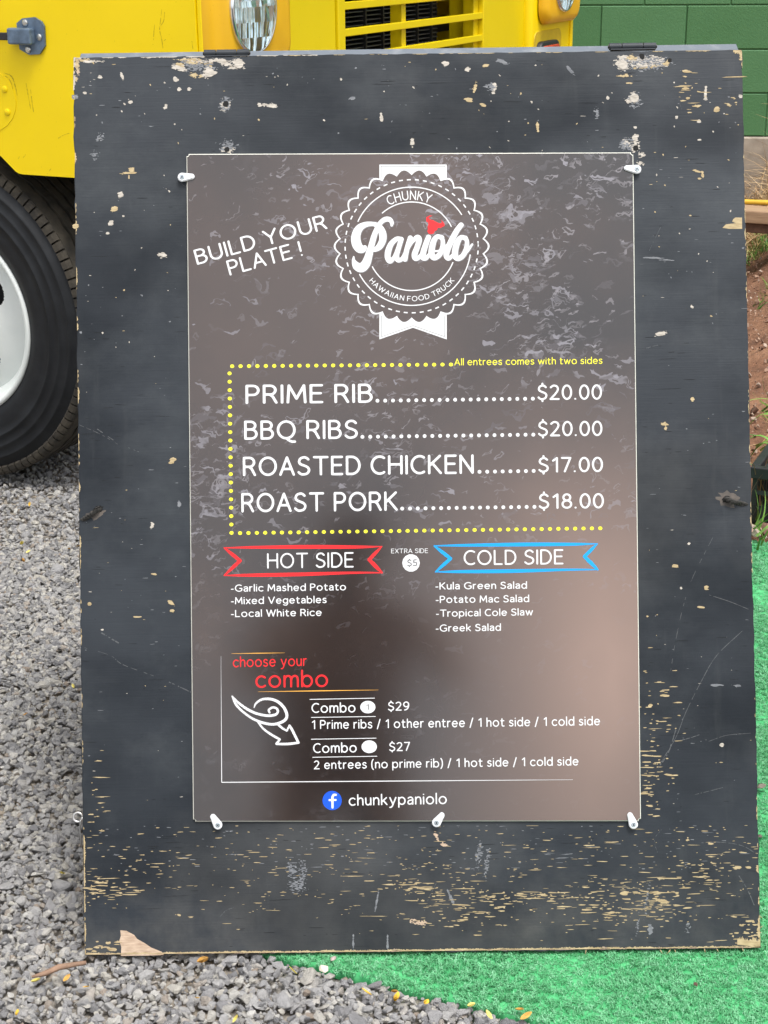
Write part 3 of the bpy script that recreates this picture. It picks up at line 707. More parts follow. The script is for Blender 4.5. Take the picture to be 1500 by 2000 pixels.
# listed larger marks (x, y, rx, ry, angle) read off the board
for F_, L in ((pl, [(350, 133, 17, 7, 10), (412, 140, 15, 11, 0), (385, 118, 30, 5, 4), (438, 122, 22, 8, 20), (465, 124, 15, 12, 0), (1217, 128, 14, 12, 0), (1240, 118, 40, 9, -3), (1282, 120, 22, 13, 10), (1216, 112, 16, 6, 0), (1239, 192, 12, 13, 0), (440, 205, 12, 12, 0), (446, 292, 15, 8, 0), (1240, 286, 11, 11, 0), (1222, 279, 12, 12, 20), (1241, 268, 7, 7, 60), (343, 156, 6, 6, 0), (350, 175, 4, 5, 0), (369, 174, 3, 4, 0), (255, 200, 5, 4, 0), (324, 208, 4, 6, 30), (238, 148, 3, 8, -20), (195, 150, 5, 4, 0), (165, 182, 4, 3, 0), (529, 206, 16, 6, 0), (507, 205, 5, 4, 20), (1365, 237, 4, 4, 0), (1366, 273, 4, 2, 0), (1241, 249, 3, 3, 0), (1322, 229, 3, 3, 0), (1187, 191, 3, 3, 0), (1378, 180, 3, 12, 5), (1378, 192, 4, 4, 0), (745, 230, 3, 11, -5), (805, 277, 4, 10, 0), (870, 124, 6, 6, 0), (913, 135, 5, 5, 0), (965, 172, 5, 12, 8), (1446, 188, 4, 4, 0), (217, 436, 5, 7, 20), (210, 455, 5, 3, 0), (235, 381, 7, 6, 20), (316, 497, 10, 9, 0), (297, 1025, 4, 7, 10), (412, 1115, 3, 3, 0), (1290, 652, 12, 4, -15), (1352, 600, 5, 3, 40), (1330, 1149, 3, 3, 0), (1345, 1062, 3, 3, 0), (1409, 1455, 4, 4, 0), (200, 1230, 4, 2, 0)]),
              (gy, [(385, 130, 40, 12, 8), (1258, 124, 52, 16, 0), (446, 285, 20, 12, 0), (1225, 282, 16, 16, 0), (1240, 195, 15, 15, 0), (440, 204, 15, 15, 0), (688, 192, 7, 4, -5), (980, 120, 12, 5, 15), (960, 170, 14, 9, 0), (195, 268, 10, 9, 0), (185, 302, 9, 12, 0), (1165, 222, 6, 14, 0), (1112, 135, 14, 3, 50), (146, 190, 8, 5, 0), (570, 1700, 12, 18, 6), (592, 1705, 10, 24, 0), (580, 1730, 20, 14, 0), (935, 1670, 7, 30, 8), (950, 1690, 6, 34, 8), (1280, 504, 22, 2.2, 2), (1300, 508, 14, 1.5, 2), (350, 985, 4, 9, 0), (1440, 1339, 9, 3.5, 10), (1400, 1338, 11, 3, 0), (1263, 1760, 4, 36, 8), (1245, 1810, 3, 22, 5), (1270, 1815, 5, 12, 0), (1343, 1812, 6, 12, 10), (880, 1752, 3, 18, -25), (736, 1760, 2, 24, 10), (690, 1840, 2, 16, 0), (757, 1840, 2, 18, 0), (1100, 1290, 3, 5, 0)]),
              (wd, [(350, 127, 12, 4, 10), (379, 147, 10, 7, 20), (250, 338, 16, 2.5, -5), (257, 332, 6, 5, -30), (252, 346, 2, 4, 0), (223, 408, 8, 5, -15), (1302, 124, 12, 6, -18), (1220, 148, 18, 4.5, -3), (1340, 139, 9, 3.5, 4), (1338, 150, 6, 2, 3), (1340, 172, 9, 3, 3), (1335, 197, 7, 2, -2), (1343, 192, 4, 2.5, 0), (1360, 207, 10, 2.4, 0), (1400, 214, 5, 6, 60), (1423, 205, 8, 3, 20), (1360, 334, 8, 2, 15), (1372, 340, 3, 7, -10), (1366, 349, 5, 2, 0), (1050, 249, 3, 12, -6), (928, 170, 4, 16, 12), (915, 195, 9, 4, 10), (943, 205, 6, 3, 20), (948, 128, 8, 3, -15), (300, 1121, 8, 2.5, 8), (420 - 85, 1178, 8, 4, 35), (337, 1193, 5, 3, 0), (270, 1205, 9, 1.5, 0), (175, 1180, 4, 5, 60), (337, 900, 5, 8, 60), (148, 443, 6, 6, 0), (1298, 828, 7, 4, 0), (1300, 836, 3, 4, 0), (1352, 780, 4, 5, 20), (1247, 1380, 8, 3, 0), (1297, 1358, 9, 2.5, 5), (1270, 1378, 5, 6, 50), (1320, 1105, 9, 3.5, 5), (1368, 1186, 7, 2, 5), (1380, 1148, 5, 4, 0), (1343, 1640, 4, 4, 0), (1060, 1748, 13, 3, 4), (1295, 1760, 14, 4, 5), (1220, 1745, 8, 5, 0), (960, 1752, 10, 2.5, 3), (1440, 1694, 9, 3, 3), (1462, 1694, 7, 3, 0), (1390, 1648, 6, 2, 3), (435 - 85, 1788, 5, 3, 0)])):
    for x, y, rx, ry, an in L: F_.torn(x, y, rx, ry, an, seed=x * 7 + y, broken=(.9 if F_ is gy and rx * ry > 60 else (.35 if rx * ry > 60 else 0)))
for F_, L in ((wd, [(372, 122, 22, 5, 4), (405, 126, 14, 5, 12), (392, 148, 7, 4, 0), (366, 116, 30, 2.5, 0), (1262, 131, 26, 4, -6), (1235, 113, 12, 6, 0), (1229, 163, 7, 2.5, 0), (150, 128, 6, 14, 0), (160, 117, 18, 4, 0), (148, 155, 5, 10, 0)]), (pl, [(1250, 128, 20, 6, 0), (1208, 122, 9, 8, 0), (430, 119, 26, 4, 2), (454, 133, 14, 3, 0), (1228, 198, 9, 6, 10), (1252, 303, 8, 6, 0), (1250, 318, 9, 5, 25), (405, 146, 11, 8, 0), (181, 120, 22, 3, 0)]), (wp_, [(385, 121, 10, 3, 0), (414, 121, 9, 3, 0), (1246, 120, 12, 4, 0), (152, 140, 4, 8, 0)])):
    for x, y, rx, ry, an in L: F_.torn(x, y, rx, ry, an, seed=x * 5 + y, broken=.45)
wp_.poly([(235, 1817), (247, 1818), (262, 1826), (268, 1834), (281, 1841), (296, 1851), (316, 1859), (320, 1865), (300, 1866), (236, 1867), (237, 1850), (233, 1838), (236, 1828)][::-1])
wp_.torn(852, 1634, 4, 12, -25, 3, .3); wp_.torn(866, 1649, 9, 5, 35, 9, .3); wp_.torn(819, 1801, 20, 6, 3, 5, .6)
wd.poly([(1449.2, 425), (1436, 425), (1432, 428), (1430, 433), (1438, 436), (1418, 438), (1411, 445), (1425, 447), (1449.5, 447)])
# hole mouths
for x, y, r in ((441, 203, 5.5), (443, 292, 5), (1242, 289, 5), (1254, 110, 5), (1308, 118, 4)): ho.blob(x, y, r, r * 1.15, 0, 12, .2, off=.0006)
for x, y in ((1217, 127), (1239, 192), (467, 125), (409, 142)): pl.blob(x, y, 8.5, 9, 0, 16, .06, off=.0009)
# worn edges
_es = [0]
def edge_strip(F_, p, q, n, wmin, wmax, inward, prob=1.):
    L = math.hypot(q[0] - p[0], q[1] - p[1]); n = int(L / 2.6); _es[0] += 37.7; o_ = _es[0]; ix, iy = inward
    def wd_(t):
        d = t * L; a = float(vnoise(np.array([d * .045 + o_]), np.array([o_]))[0]) * .6 + float(vnoise(np.array([d * .21 + o_]), np.array([o_ * 2.]))[0]) * .4; return a
    lo = np.quantile([wd_(k / 200) for k in range(200)], 1 - prob) if prob < 1 else 0
    for k in range(n):
        t0, t1 = k / n, (k + 1.02) / n; h0, h1 = wd_(t0), wd_(t1)
        if h0 < lo and h1 < lo: continue
        w0, w1 = [(.15 + (wmin + (wmax - wmin) * (h_ - lo) / (1.0001 - lo)) * (.6 + .8 * rnd.random())) if h_ >= lo else .15 for h_ in (h0, h1)]
        a = (p[0] + (q[0] - p[0]) * t0, p[1] + (q[1] - p[1]) * t0); c_ = (p[0] + (q[0] - p[0]) * t1, p[1] + (q[1] - p[1]) * t1)
        F_.poly([a, c_, (c_[0] + ix * w1, c_[1] + iy * w1), (a[0] + ix * w0, a[1] + iy * w0)], .0003 + (k % 5) * .00002)
edge_strip(wd, (166, 1864.5), (1485, 1850), 150, .8, 5, (0, -1)); edge_strip(wp_, (166, 1865), (1485, 1850.6), 60, 1, 7, (0, -1), .25)
edge_strip(wd, (1440, 1845), (1485, 1850), 8, 8, 20, (0, -1))
edge_strip(wd, (1485, 1850), (1481, 1690), 30, 1, 7, (-1, 0), .55); edge_strip(wd, (1481, 1690), (1449.5, 120), 160, .6, 3, (-1, 0), .16)
edge_strip(wd, (166, 1864), (163, 1620), 40, 1.5, 5, (1, 0), .8); edge_strip(wd, (163, 1620), (144, 115), 170, .6, 3.5, (1, 0), .30)
edge_strip(pl, (144, 113), (620, 107), 60, .8, 3, (0, 1), .6); edge_strip(wd, (560, 108), (1448, 98), 90, .5, 2, (0, 1), .35)
edge_strip(pl, (144, 112), (143, 190), 12, 2, 7, (1, 0), .7); edge_strip(wd, (1432, 98), (1448, 98), 3, 4, 8, (0, 1)); edge_strip(wd, (1449, 100), (1449.5, 118), 3, 3, 8, (-1, 0))
for _ in range(26):
    x = rnd.uniform(1425, 1482); y = rnd.uniform(1790, 1846); fleck(wd, x, y, rnd.uniform(2, 7), rnd.uniform(.8, 2))
for _ in range(14): wd.blob(rnd.uniform(172, 232), rnd.uniform(1838, 1858), rnd.uniform(2, 7), rnd.uniform(1, 3), 0)
# long scratches
def scratch(F_, pts, wd_, dash=.9):
    p = smoothpath(pts, 10)
    for a, c_ in zip(p, p[1:]):
        if rnd.random() > dash: continue
        d = Vector((c_[0] - a[0], c_[1] - a[1])); L = max(d.length, 1e-3); n_ = Vector((-d.y, d.x)) / L * wd_ * rnd.uniform(.4, 1) * .5
        F_.poly([(a[0] - n_.x, a[1] - n_.y), (c_[0] - n_.x, c_[1] - n_.y), (c_[0] + n_.x, c_[1] + n_.y), (a[0] + n_.x, a[1] + n_.y)][::-1])
scratch(sk, [(1392, 1050), (1352, 1130), (1333, 1190), (1318, 1260), (1310, 1310)], 1.1, .6)
scratch(sk, [(1450, 1232), (1400, 1280), (1370, 1330), (1340, 1390), (1320, 1440), (1290, 1490)], 1.5, .85)
scratch(sk, [(1320, 1425), (1305, 1470), (1285, 1500)], 3, .7)
scratch(sk, [(1385, 1162), (1425, 1175), (1462, 1190)], 1.5); scratch(sk, [(1320, 1448), (1345, 1442), (1366, 1435)], 1.5)
scratch(sk, [(1384, 1448), (1420, 1436), (1466, 1432)], 1.3); scratch(sk, [(1357, 1552), (1385, 1545), (1412, 1538)], 1.5)
scratch(sk, [(1443, 1710), (1460, 1738), (1473, 1768)], 2.2); scratch(sk, [(1370, 1646), (1410, 1645), (1450, 1652), (1478, 1668)], 2, .8)
scratch(sk, [(165, 1265), (215, 1280), (240, 1298), (300, 1320)], 1.2, .6); scratch(sk, [(198, 1236), (215, 1246), (232, 1256)], 3, .8)
scratch(sk, [(330, 1332), (352, 1342), (373, 1352)], 2.5, .8); scratch(sk, [(155, 830), (200, 850), (250, 880)], 1.2, .6); scratch(sk, [(190, 838), (225, 862)], 1.8, .8)
scratch(sk, [(240, 870), (275, 884)], 1.4, .7); scratch(sk, [(1262, 680), (1285, 674)], 1.6); scratch(sk, [(1292, 440), (1275, 475), (1268, 490)], .9, .7)
scratch(sk, [(1292, 1620), (1278, 1640), (1285, 1668)], 1, .5); scratch(sk, [(820, 1810), (835, 1760), (852, 1725)], 1.2, .5)
scratch(sk, [(430, 1790), (442, 1778), (458, 1772)], 1.5, .8); scratch(sk, [(1325, 195), (1332, 215)], .8, .6); scratch(sk, [(353, 353), (358, 362), (372, 368)], 1)
scratch(wd, [(210, 1100 - 1), (212, 1099)], 1)
wd.build('bare_wood_chips', M_WOOD); wp_.build('splintered_wood', M_WOODP); pl.build('pale_chips', M_PALE); gy.build('paint_scrapes', M_GREY); ho.build('screw_holes', M_HOLE); sk.build('scratches', M_SCR); ck_.build('grain_cracks', M_CRACK)
# hanging splinters along the bottom edge
bm = bmesh.new()
for x, y, dx, dy in ((1145, 1856, -3, 9), (1290, 1856, 4, 7), (1310, 1855, -8, 8), (1318, 1855, 2, 6), (1376, 1853, 1, 8), (1400, 1853, 3, 7), (1450, 1852, 2, 7), (1484, 1790, 5, 3), (1485, 1812, 4, -4)):
    a, c_ = on_board(x, y), on_board(x + dx, y + dy); tube_mesh(bm, [(a[0], .002, a[1]), ((a[0] + c_[0]) / 2, -.001, (a[1] + c_[1]) / 2), (c_[0], 0, c_[1])], [.0008, .0006, .0002], 4)
bmobj('splinters', bm, M_WOOD, board, 'stuff')

# cords through the knot holes at mid height, eye screw with hook
def strand(bm, pts, r, off, tw=26):
    p = smoothpath(pts, 10); out = []
    for k, q in enumerate(p):
        a = k * 2 * math.pi / tw * 2.2 + off; out.append((q[0] + math.cos(a) * r * .8, q[1] + math.sin(a) * r * .8, q[2] + math.cos(a + 1.3) * r * .8))
    tube_mesh(bm, out, r * .75, 6)
M_CORD = simple('dirty_dark_cord', (.035, .033, .03), .9, .4, 200, bump=.5)
def cord(xs_, ys_, sgn):
    P = [on_board(x, y) for x, y in zip(xs_, ys_)]
    pts = [(P[0][0], .02, P[0][1]), (P[0][0], -.003, P[0][1]), (P[1][0], -.006, P[1][1]), (P[2][0], -.003, P[2][1]), (P[3][0], .012, P[3][1]), (P[3][0] + sgn * -.004, .08, P[3][1] + .03), (P[3][0] - sgn * .004, .32, P[3][1] + .16)]
    bm = bmesh.new()
    for k in range(3): strand(bm, pts, .0024, k * 2.1)
    c_ = bmobj('cord', bm, M_CORD, board)
    f = Flakes(); f.blob(xs_[0], ys_[0], 9, 6, -10, 16, .25, off=.0005); f.build('knot_hole', M_HOLE, None, c_)
cord((193, 181, 168, 157), (994, 1004, 1011, 1014), -1)
cord((1418, 1430, 1444, 1464), (975, 981, 983, 984), 1)
f = Flakes(); f.blob(1424, 975, 22, 14, 10, 24, .35, off=.0002); f.blob(185, 1004, 20, 9, -20, 24, .35, off=.0002)
b = NB('rubbed_brown_paint'); b.set(Base_Color=b.ramp(b.noise(60, 6), [(.3, (.04, .038, .036)), (.7, (.12, .10, .085))]), Roughness=.8); f.build('rubbed_patches', b.m)
u, z = on_board(150, 1598); bm = bmesh.new()
ring = [(u + .0062 * math.cos(a), .008, z + .0062 * math.sin(a)) for a in np.linspace(0, 2 * math.pi, 21)]
tube_mesh(bm, ring, .0014, 8); add_cyl(bm, (u + .008, .008, z), (u + .02, .008, z), .0018, .0018, 8)
ey = bmobj('eye_screw', bm, simple('zinc_white', (.62, .62, .62), .35, .1, 50, metal=.7), board, smooth=True)
bm = bmesh.new(); tube_mesh(bm, smoothpath([(u, .010, z - .006), (u + .004, .006, z - .004), (u + .003, .006, z - .016), (u + .004, .008, z - .036), (u + .006, .012, z - .044)], 5), .0014, 8)
bmobj('hook', bm, simple('zinc_hook', (.22, .22, .22), .4, .1, 50, metal=.8), ey, smooth=True)

# ================================================================== MENU SIGN
SO = .0045                                     # front face of the sheet, in front of the board
sc_px = [(364, 300.5), (1237, 297.5), (1252, 1604), (377, 1605)]
scn = [on_board(x, y, SO) for x, y in sc_px]
SU = (scn[2][0] + scn[3][0]) / 2; SW = (scn[2][1] + scn[3][1]) / 2
SM = BM @ Matrix.Translation((SU, -SO, SW))
menu = thing('menu_sign', 'dark printed menu sheet with food truck emblem and prices, clipped to the black board', 'menu sign', matrix=SM)
def on_sign(x, y): u, w_ = on_board(x, y, SO); return u - SU, w_ - SW
b = NB('printed_slate_sheet')
o3 = b.coord()
col = b.ramp(b.noise(3.2, 5, .5, vec=b.map(loc=(1.7, 0, .9))), [(.25, (.007, .006, .007)), (.45, (.014, .010, .0095)), (.6, (.030, .018, .014)), (.8, (.07, .042, .030))])
sp = b.n.new('ShaderNodeSeparateXYZ'); b.l.new(o3, sp.inputs[0])
# warm reflection painted in at lower right; rust coloured printed slate upper left
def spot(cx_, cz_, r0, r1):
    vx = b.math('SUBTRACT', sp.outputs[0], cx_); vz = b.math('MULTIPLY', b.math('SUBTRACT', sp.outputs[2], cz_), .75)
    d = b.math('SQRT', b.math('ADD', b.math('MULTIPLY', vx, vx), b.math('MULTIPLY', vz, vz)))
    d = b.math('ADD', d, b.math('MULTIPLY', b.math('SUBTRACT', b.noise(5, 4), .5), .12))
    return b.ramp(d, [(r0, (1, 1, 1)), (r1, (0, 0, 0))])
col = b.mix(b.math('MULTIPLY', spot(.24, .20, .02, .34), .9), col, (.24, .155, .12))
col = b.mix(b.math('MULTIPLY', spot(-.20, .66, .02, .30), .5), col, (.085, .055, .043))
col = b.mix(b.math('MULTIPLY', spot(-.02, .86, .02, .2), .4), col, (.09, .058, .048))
col = b.mix(b.math('MULTIPLY', spot(-.02, .17, .05, .28), .75), col, (.012, .011, .013))  # photographer's dark reflection painted into the sheet colour, lower centre
# chipped slate flecks, slanting and clustered
hgt = b.ramp(sp.outputs[2], [(.0, (.06,) * 3), (.28, (.16,) * 3), (.42, (.8,) * 3), (1, (1,) * 3)])
bo1 = spot(-.27, .43, .0, .11); bo2 = spot(.17, .70, .0, .10); bo3 = spot(.27, .87, .0, .09); bo4 = spot(.12, .79, .0, .09); bo5 = spot(.06, .88, .0, .07)
boost = b.math('MAXIMUM', b.math('MAXIMUM', bo1, bo2), b.math('MAXIMUM', bo3, b.math('MAXIMUM', bo4, bo5)))
boost = b.math('MULTIPLY', boost, b.bw(b.noise(9, 4, .6, vec=b.map((1, 1, 2.2), (0, R_(16), 0), (3, 1, 8))), .40, .60))
def flecks(rot, loc, dens, clus, cl, chh, sx, sz, amt, colr, col):
    base_v = b.map((1, 1, 1), (0, R_(rot), 0), loc)
    nz = b.noise(26, 3, .6, vec=base_v, out=1)
    mx = b.n.new('ShaderNodeMix'); mx.data_type = 'VECTOR'; mx.inputs[0].default_value = .05; b.l.new(base_v, mx.inputs[4]); b.l.new(nz, mx.inputs[5])
    m = b.map((sx, 1, sz), src=mx.outputs[1])
    vo = b.n.new('ShaderNodeTexVoronoi'); vo.inputs['Scale'].default_value = 1; b.l.new(m, vo.inputs['Vector'])
    sr = b.n.new('ShaderNodeSeparateColor'); b.l.new(vo.outputs['Color'], sr.inputs[0])
    msk = b.ramp(b.noise(clus, 4, .6, vec=b.map((1, 1, 2.0), (0, R_(rot * .7), 0), loc)), [(cl, (0, 0, 0)), (chh, (1, 1, 1))])
    on = b.bw(b.math('ADD', b.math('ADD', sr.outputs[0], b.math('MULTIPLY', msk, dens)), b.math('MULTIPLY', boost, .42)), .97, 1.0)
    sh = b.bw(b.math('ADD', vo.outputs['Distance'], b.math('MULTIPLY', sr.outputs[1], .35)), .62, .48)
    k = b.math('MULTIPLY', b.math('MULTIPLY', b.math('MULTIPLY', on, sh), hgt), b.math('MULTIPLY', b.math('ADD', sr.outputs[2], .25), amt))
    return b.mix(k, col, colr)
col = flecks(16, (0, 0, 0), .40, 3.4, .52, .72, 46, 150, .34, (.11, .10, .115), col)
col = flecks(-12, (5, 1, 2), .38, 4.0, .58, .74, 60, 170, .62, (.24, .23, .26), col)
col = flecks(20, (8, 3, 4), .14, 6, .48, .66, 100, 240, .6, (.20, .185, .20), col)
vcr = b.n.new('ShaderNodeVertexColor')
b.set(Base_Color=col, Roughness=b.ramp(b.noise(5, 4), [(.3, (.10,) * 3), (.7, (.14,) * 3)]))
b.p.inputs['Specular IOR Level'].default_value = .66; b.p.inputs['IOR'].default_value = 1.65
b.bump(b.noise(900, 2), .04, .0004)
M_SHEET = b.m
b.n.remove(vcr)
M_WEDGE = simple('white_sheet_edge', (.72, .72, .64), .4, .05)
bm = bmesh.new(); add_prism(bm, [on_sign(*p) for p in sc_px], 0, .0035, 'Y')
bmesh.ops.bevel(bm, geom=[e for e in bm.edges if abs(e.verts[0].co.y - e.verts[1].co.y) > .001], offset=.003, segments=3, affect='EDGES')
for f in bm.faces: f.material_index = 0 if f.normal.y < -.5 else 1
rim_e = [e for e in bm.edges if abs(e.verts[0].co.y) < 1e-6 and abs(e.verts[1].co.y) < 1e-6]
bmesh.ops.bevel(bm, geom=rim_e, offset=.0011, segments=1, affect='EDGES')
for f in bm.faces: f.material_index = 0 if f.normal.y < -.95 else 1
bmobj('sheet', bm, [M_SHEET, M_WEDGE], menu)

def ink(name, col, var=.03):
    b = NB(name); b.set(Base_Color=b.ramp(b.noise(80, 3), [(.3, tuple(c * (1 - var) for c in col)), (.7, col)]), Roughness=.34); b.p.inputs['Specular IOR Level'].default_value = .4; return b.m
I_WH = ink('white_ink', (.66, .67, .68)); I_YE = ink('yellow_ink', (.80, .76, .04)); I_RED = ink('red_ink', (.74, .016, .02)); I_BLU = ink('cyan_ink', (.0, .30, .74))
I_FB = ink('blue_ink', (.006, .085, .66)); I_GRY = ink('grey_ink', (.05, .048, .055)); I_OR = ink('orange_ink', (.75, .38, .06)); I_SH = ink('grey_shadow_ink', (.16, .155, .16))
ZL = [.00012]
def ink_mesh(name, V2, Fc, mat, lift=None, parent=None):
    """V2 in photo pixels -> thin print layer on the sheet"""
    lift = lift or .00015
    vs = [(*(lambda q: (q[0], -lift, q[1]))(on_sign(x, y)),) for x, y in V2]
    o = pyobj(name, vs, Fc, mat, parent or menu); return o
def strokes_field(strokes):
    """union of tapered strokes: each a list of (x, y, radius)"""
    segs = []
    for s in strokes: segs += list(zip(s, s[1:]))
    def fn(X, Y):
        D = np.full(X.shape, 1e3)
        for a, c in segs:
            vx, vy = c[0] - a[0], c[1] - a[1]; L2 = vx * vx + vy * vy + 1e-9
            t = np.clip(((X - a[0]) * vx + (Y - a[1]) * vy) / L2, 0, 1)
            D = np.minimum(D, np.hypot(X - a[0] - t * vx, Y - a[1] - t * vy) - (a[2] + (c[2] - a[2]) * t))
        return D
    return fn

def _arc(cx_, cy_, rx, ry, a0, a1, n=12): return [(cx_ + rx * math.cos(R_(a0 + (a1 - a0) * k / n)), cy_ + ry * math.sin(R_(a0 + (a1 - a0) * k / n))) for k in range(n + 1)]
def _sm(p): return smoothpath(p, 5)
def _S(w_, h_): return _sm([(x / .58 * w_, y * h_) for x, y in ((.54, .87), (.44, .965), (.30, 1), (.11, .93), (.03, .76), (.10, .61), (.30, .52), (.50, .42), (.58, .26), (.49, .07), (.27, 0), (.12, .03), (0, .13))])
DOT = lambda x, y: [(x, y), (x + .001, y)]
GLY = {
 'A': [[(0, 0), (.37, 1), (.74, 0)], [(.13, .33), (.61, .33)]], 'B': [[(0, 0), (0, 1), (.28, 1)] + _arc(.28, .77, .25, .23, 90, -90) + [(0, .54)], [(.28, .54)] + _arc(.31, .27, .28, .27, 90, -90) + [(0, 0)]],
 'C': [_arc(.44, .5, .44, .5, 56, 304, 18)], 'D': [[(0, 0), (0, 1), (.26, 1)] + _arc(.25, .5, .44, .5, 90, -90, 14) + [(0, 0)]], 'E': [[(.54, 1), (0, 1), (0, 0), (.54, 0)], [(0, .53), (.48, .53)]],
 'F': [[(.54, 1), (0, 1), (0, 0)], [(0, .50), (.46, .50)]], 'G': [_arc(.48, .5, .48, .5, 52, 318, 18) + [(.84, .46), (.56, .46)]], 'H': [[(0, 0), (0, 1)], [(.68, 0), (.68, 1)], [(0, .53), (.68, .53)]],
 'I': [[(0, 0), (0, 1)]], 'K': [[(0, 0), (0, 1)], [(.60, 1), (.02, .44)], [(.17, .58), (.64, 0)]], 'L': [[(0, 1), (0, 0), (.50, 0)]], 'M': [[(0, 0), (.06, 1), (.43, .22), (.80, 1), (.86, 0)]], 'N': [[(0, 0), (0, 1), (.66, 0), (.66, 1)]],
 'O': [_arc(.44, .5, .44, .5, 0, 360, 26)], 'P': [[(0, 0), (0, 1), (.28, 1)] + _arc(.30, .73, .27, .27, 90, -90) + [(0, .46)]], 'Q': [_arc(.44, .5, .44, .5, 0, 360, 26), _sm([(.46, 0), (.58, -.12), (.74, -.20), (.90, -.20)])],
 'R': [[(0, 0), (0, 1), (.28, 1)] + _arc(.30, .74, .26, .26, 90, -90) + [(0, .48)], [(.28, .48), (.42, .36), (.60, 0)]], 'S': [_S(.58, 1)], 'T': [[(0, 1), (.74, 1)], [(.37, 1), (.37, 0)]],
 'U': [[(0, 1)] + _arc(.34, .36, .34, .36, 180, 360) + [(.68, 1)]], 'V': [[(0, 1), (.38, 0), (.76, 1)]], 'W': [[(0, 1), (.28, 0), (.56, .96), (.84, 0), (1.12, 1)]], 'X': [[(0, 0), (.64, 1)], [(0, 1), (.64, 0)]], 'Y': [[(0, 1), (.36, .46), (.72, 1)], [(.36, .46), (.36, 0)]],
 '0': [_arc(.30, .5, .30, .5, 0, 360, 24)], '1': [[(.0, .80), (.26, 1), (.26, 0)]], '2': [_sm([(.02, .86), (.14, .96), (.28, 1), (.46, .93), (.53, .75), (.47, .56), (.28, .30)]) + [(0, 0), (.58, 0)]], '5': [[(.50, 1), (.11, 1)] + _sm([(.07, .56), (.28, .60), (.48, .50), (.54, .31), (.46, .08), (.23, 0), (0, .07)])],
 '7': [[(0, 1), (.56, 1), (.18, 0)]], '8': [_arc(.29, .77, .23, .23, 0, 360, 18), _arc(.29, .27, .29, .27, 0, 360, 18)], '9': [_arc(.28, .70, .28, .30, 0, 360, 20), _sm([(.56, .70), (.53, .40), (.38, .12), (.10, 0)])],
 '$': [_S(.56, 1), [(.28, 1), (.28, 1.15)], [(.28, 0), (.28, -.15)]], '-': [[(0, .34), (.25, .34)]], '.': [DOT(0, .01)], '/': [[(0, -.12), (.34, 1.06)]], '!': [[(0, 1), (0, .32)], DOT(0, .01)],
 '(': [_sm([(.18, 1.1), (.05, .85), (0, .45), (.05, .05), (.18, -.2)])], ')': [_sm([(0, 1.1), (.13, .85), (.18, .45), (.13, .05), (0, -.2)])],
 'a': [_sm([(.03, .61), (.12, .68), (.25, .71), (.40, .65), (.46, .48), (.46, .30)]) + [(.46, 0)], _sm([(.46, .41), (.30, .41), (.10, .36), (0, .20), (.05, .05), (.18, 0), (.36, .06), (.46, .20)])],
 'b': [[(0, 0), (0, 1.05)], _arc(.30, .35, .30, .36, 0, 360, 20)], 'c': [_arc(.32, .35, .32, .36, 48, 312, 14)], 'd': [[(.60, 0), (.60, 1.05)], _arc(.30, .35, .30, .36, 0, 360, 20)], 'e': [[(.02, .37), (.60, .37)] + _arc(.31, .35, .30, .36, 6, 318, 16)],
 'f': [_sm([(.36, 1.05), (.24, 1.06), (.13, .98), (.12, .80)]) + [(.12, 0)], [(0, .68), (.32, .68)]], 'g': [_arc(.29, .36, .29, .35, 0, 360, 20), [(.58, .71)] + _sm([(.58, .10), (.57, -.10), (.44, -.27), (.25, -.30), (.05, -.23)])],
 'h': [[(0, 0), (0, 1.05)], _sm([(0, .40), (.07, .60), (.25, .71), (.42, .64), (.48, .44)]) + [(.48, 0)]], 'i': [[(0, 0), (0, .70)], DOT(0, .97)], 'k': [[(0, 0), (0, 1.05)], [(.46, .70), (.02, .29)], [(.16, .42), (.50, 0)]], 'l': [[(0, 0), (0, 1.05)]],
 'm': [[(0, 0), (0, .70)], _sm([(0, .42), (.07, .62), (.22, .71), (.37, .64), (.41, .46)]) + [(.41, 0)], _sm([(.41, .42), (.48, .62), (.63, .71), (.78, .64), (.82, .46)]) + [(.82, 0)]], 'n': [[(0, 0), (0, .70)], _sm([(0, .40), (.07, .60), (.25, .71), (.42, .64), (.48, .44)]) + [(.48, 0)]],
 'o': [_arc(.33, .35, .33, .36, 0, 360, 20)], 'p': [[(0, .70), (0, -.30)], _arc(.30, .35, .30, .36, 0, 360, 20)], 'r': [[(0, 0), (0, .70)], _sm([(0, .40), (.06, .58), (.17, .69), (.30, .70)])], 's': [_S(.42, .71)], 't': [[(.13, .92)] + _sm([(.13, .20), (.17, .04), (.28, 0), (.38, .02)]), [(0, .68), (.36, .68)]],
 'u': [[(0, .70)] + _sm([(0, .27), (.07, .06), (.24, 0), (.41, .10), (.48, .30)]), [(.48, .70), (.48, 0)]], 'v': [[(0, .70), (.27, 0), (.54, .70)]], 'w': [[(0, .70), (.21, 0), (.43, .68), (.65, 0), (.86, .70)]], 'x': [[(0, 0), (.48, .70)], [(0, .70), (.48, 0)]], 'y': [[(0, .70), (.28, .0)], [(.56, .70), (.24, -.12)] + _sm([(.22, -.16), (.12, -.28), (-.02, -.30)])]}
_KERN = {'PL': 0, 'LA': -.02, 'AT': -.09, 'TE': -.02, 'LD': 0, 'Wh': -.03, 'Tr': -.06, 'Yo': -.05, 'AS': -.01, 'RK': 0, 'OA': -.03}
_gc = {}
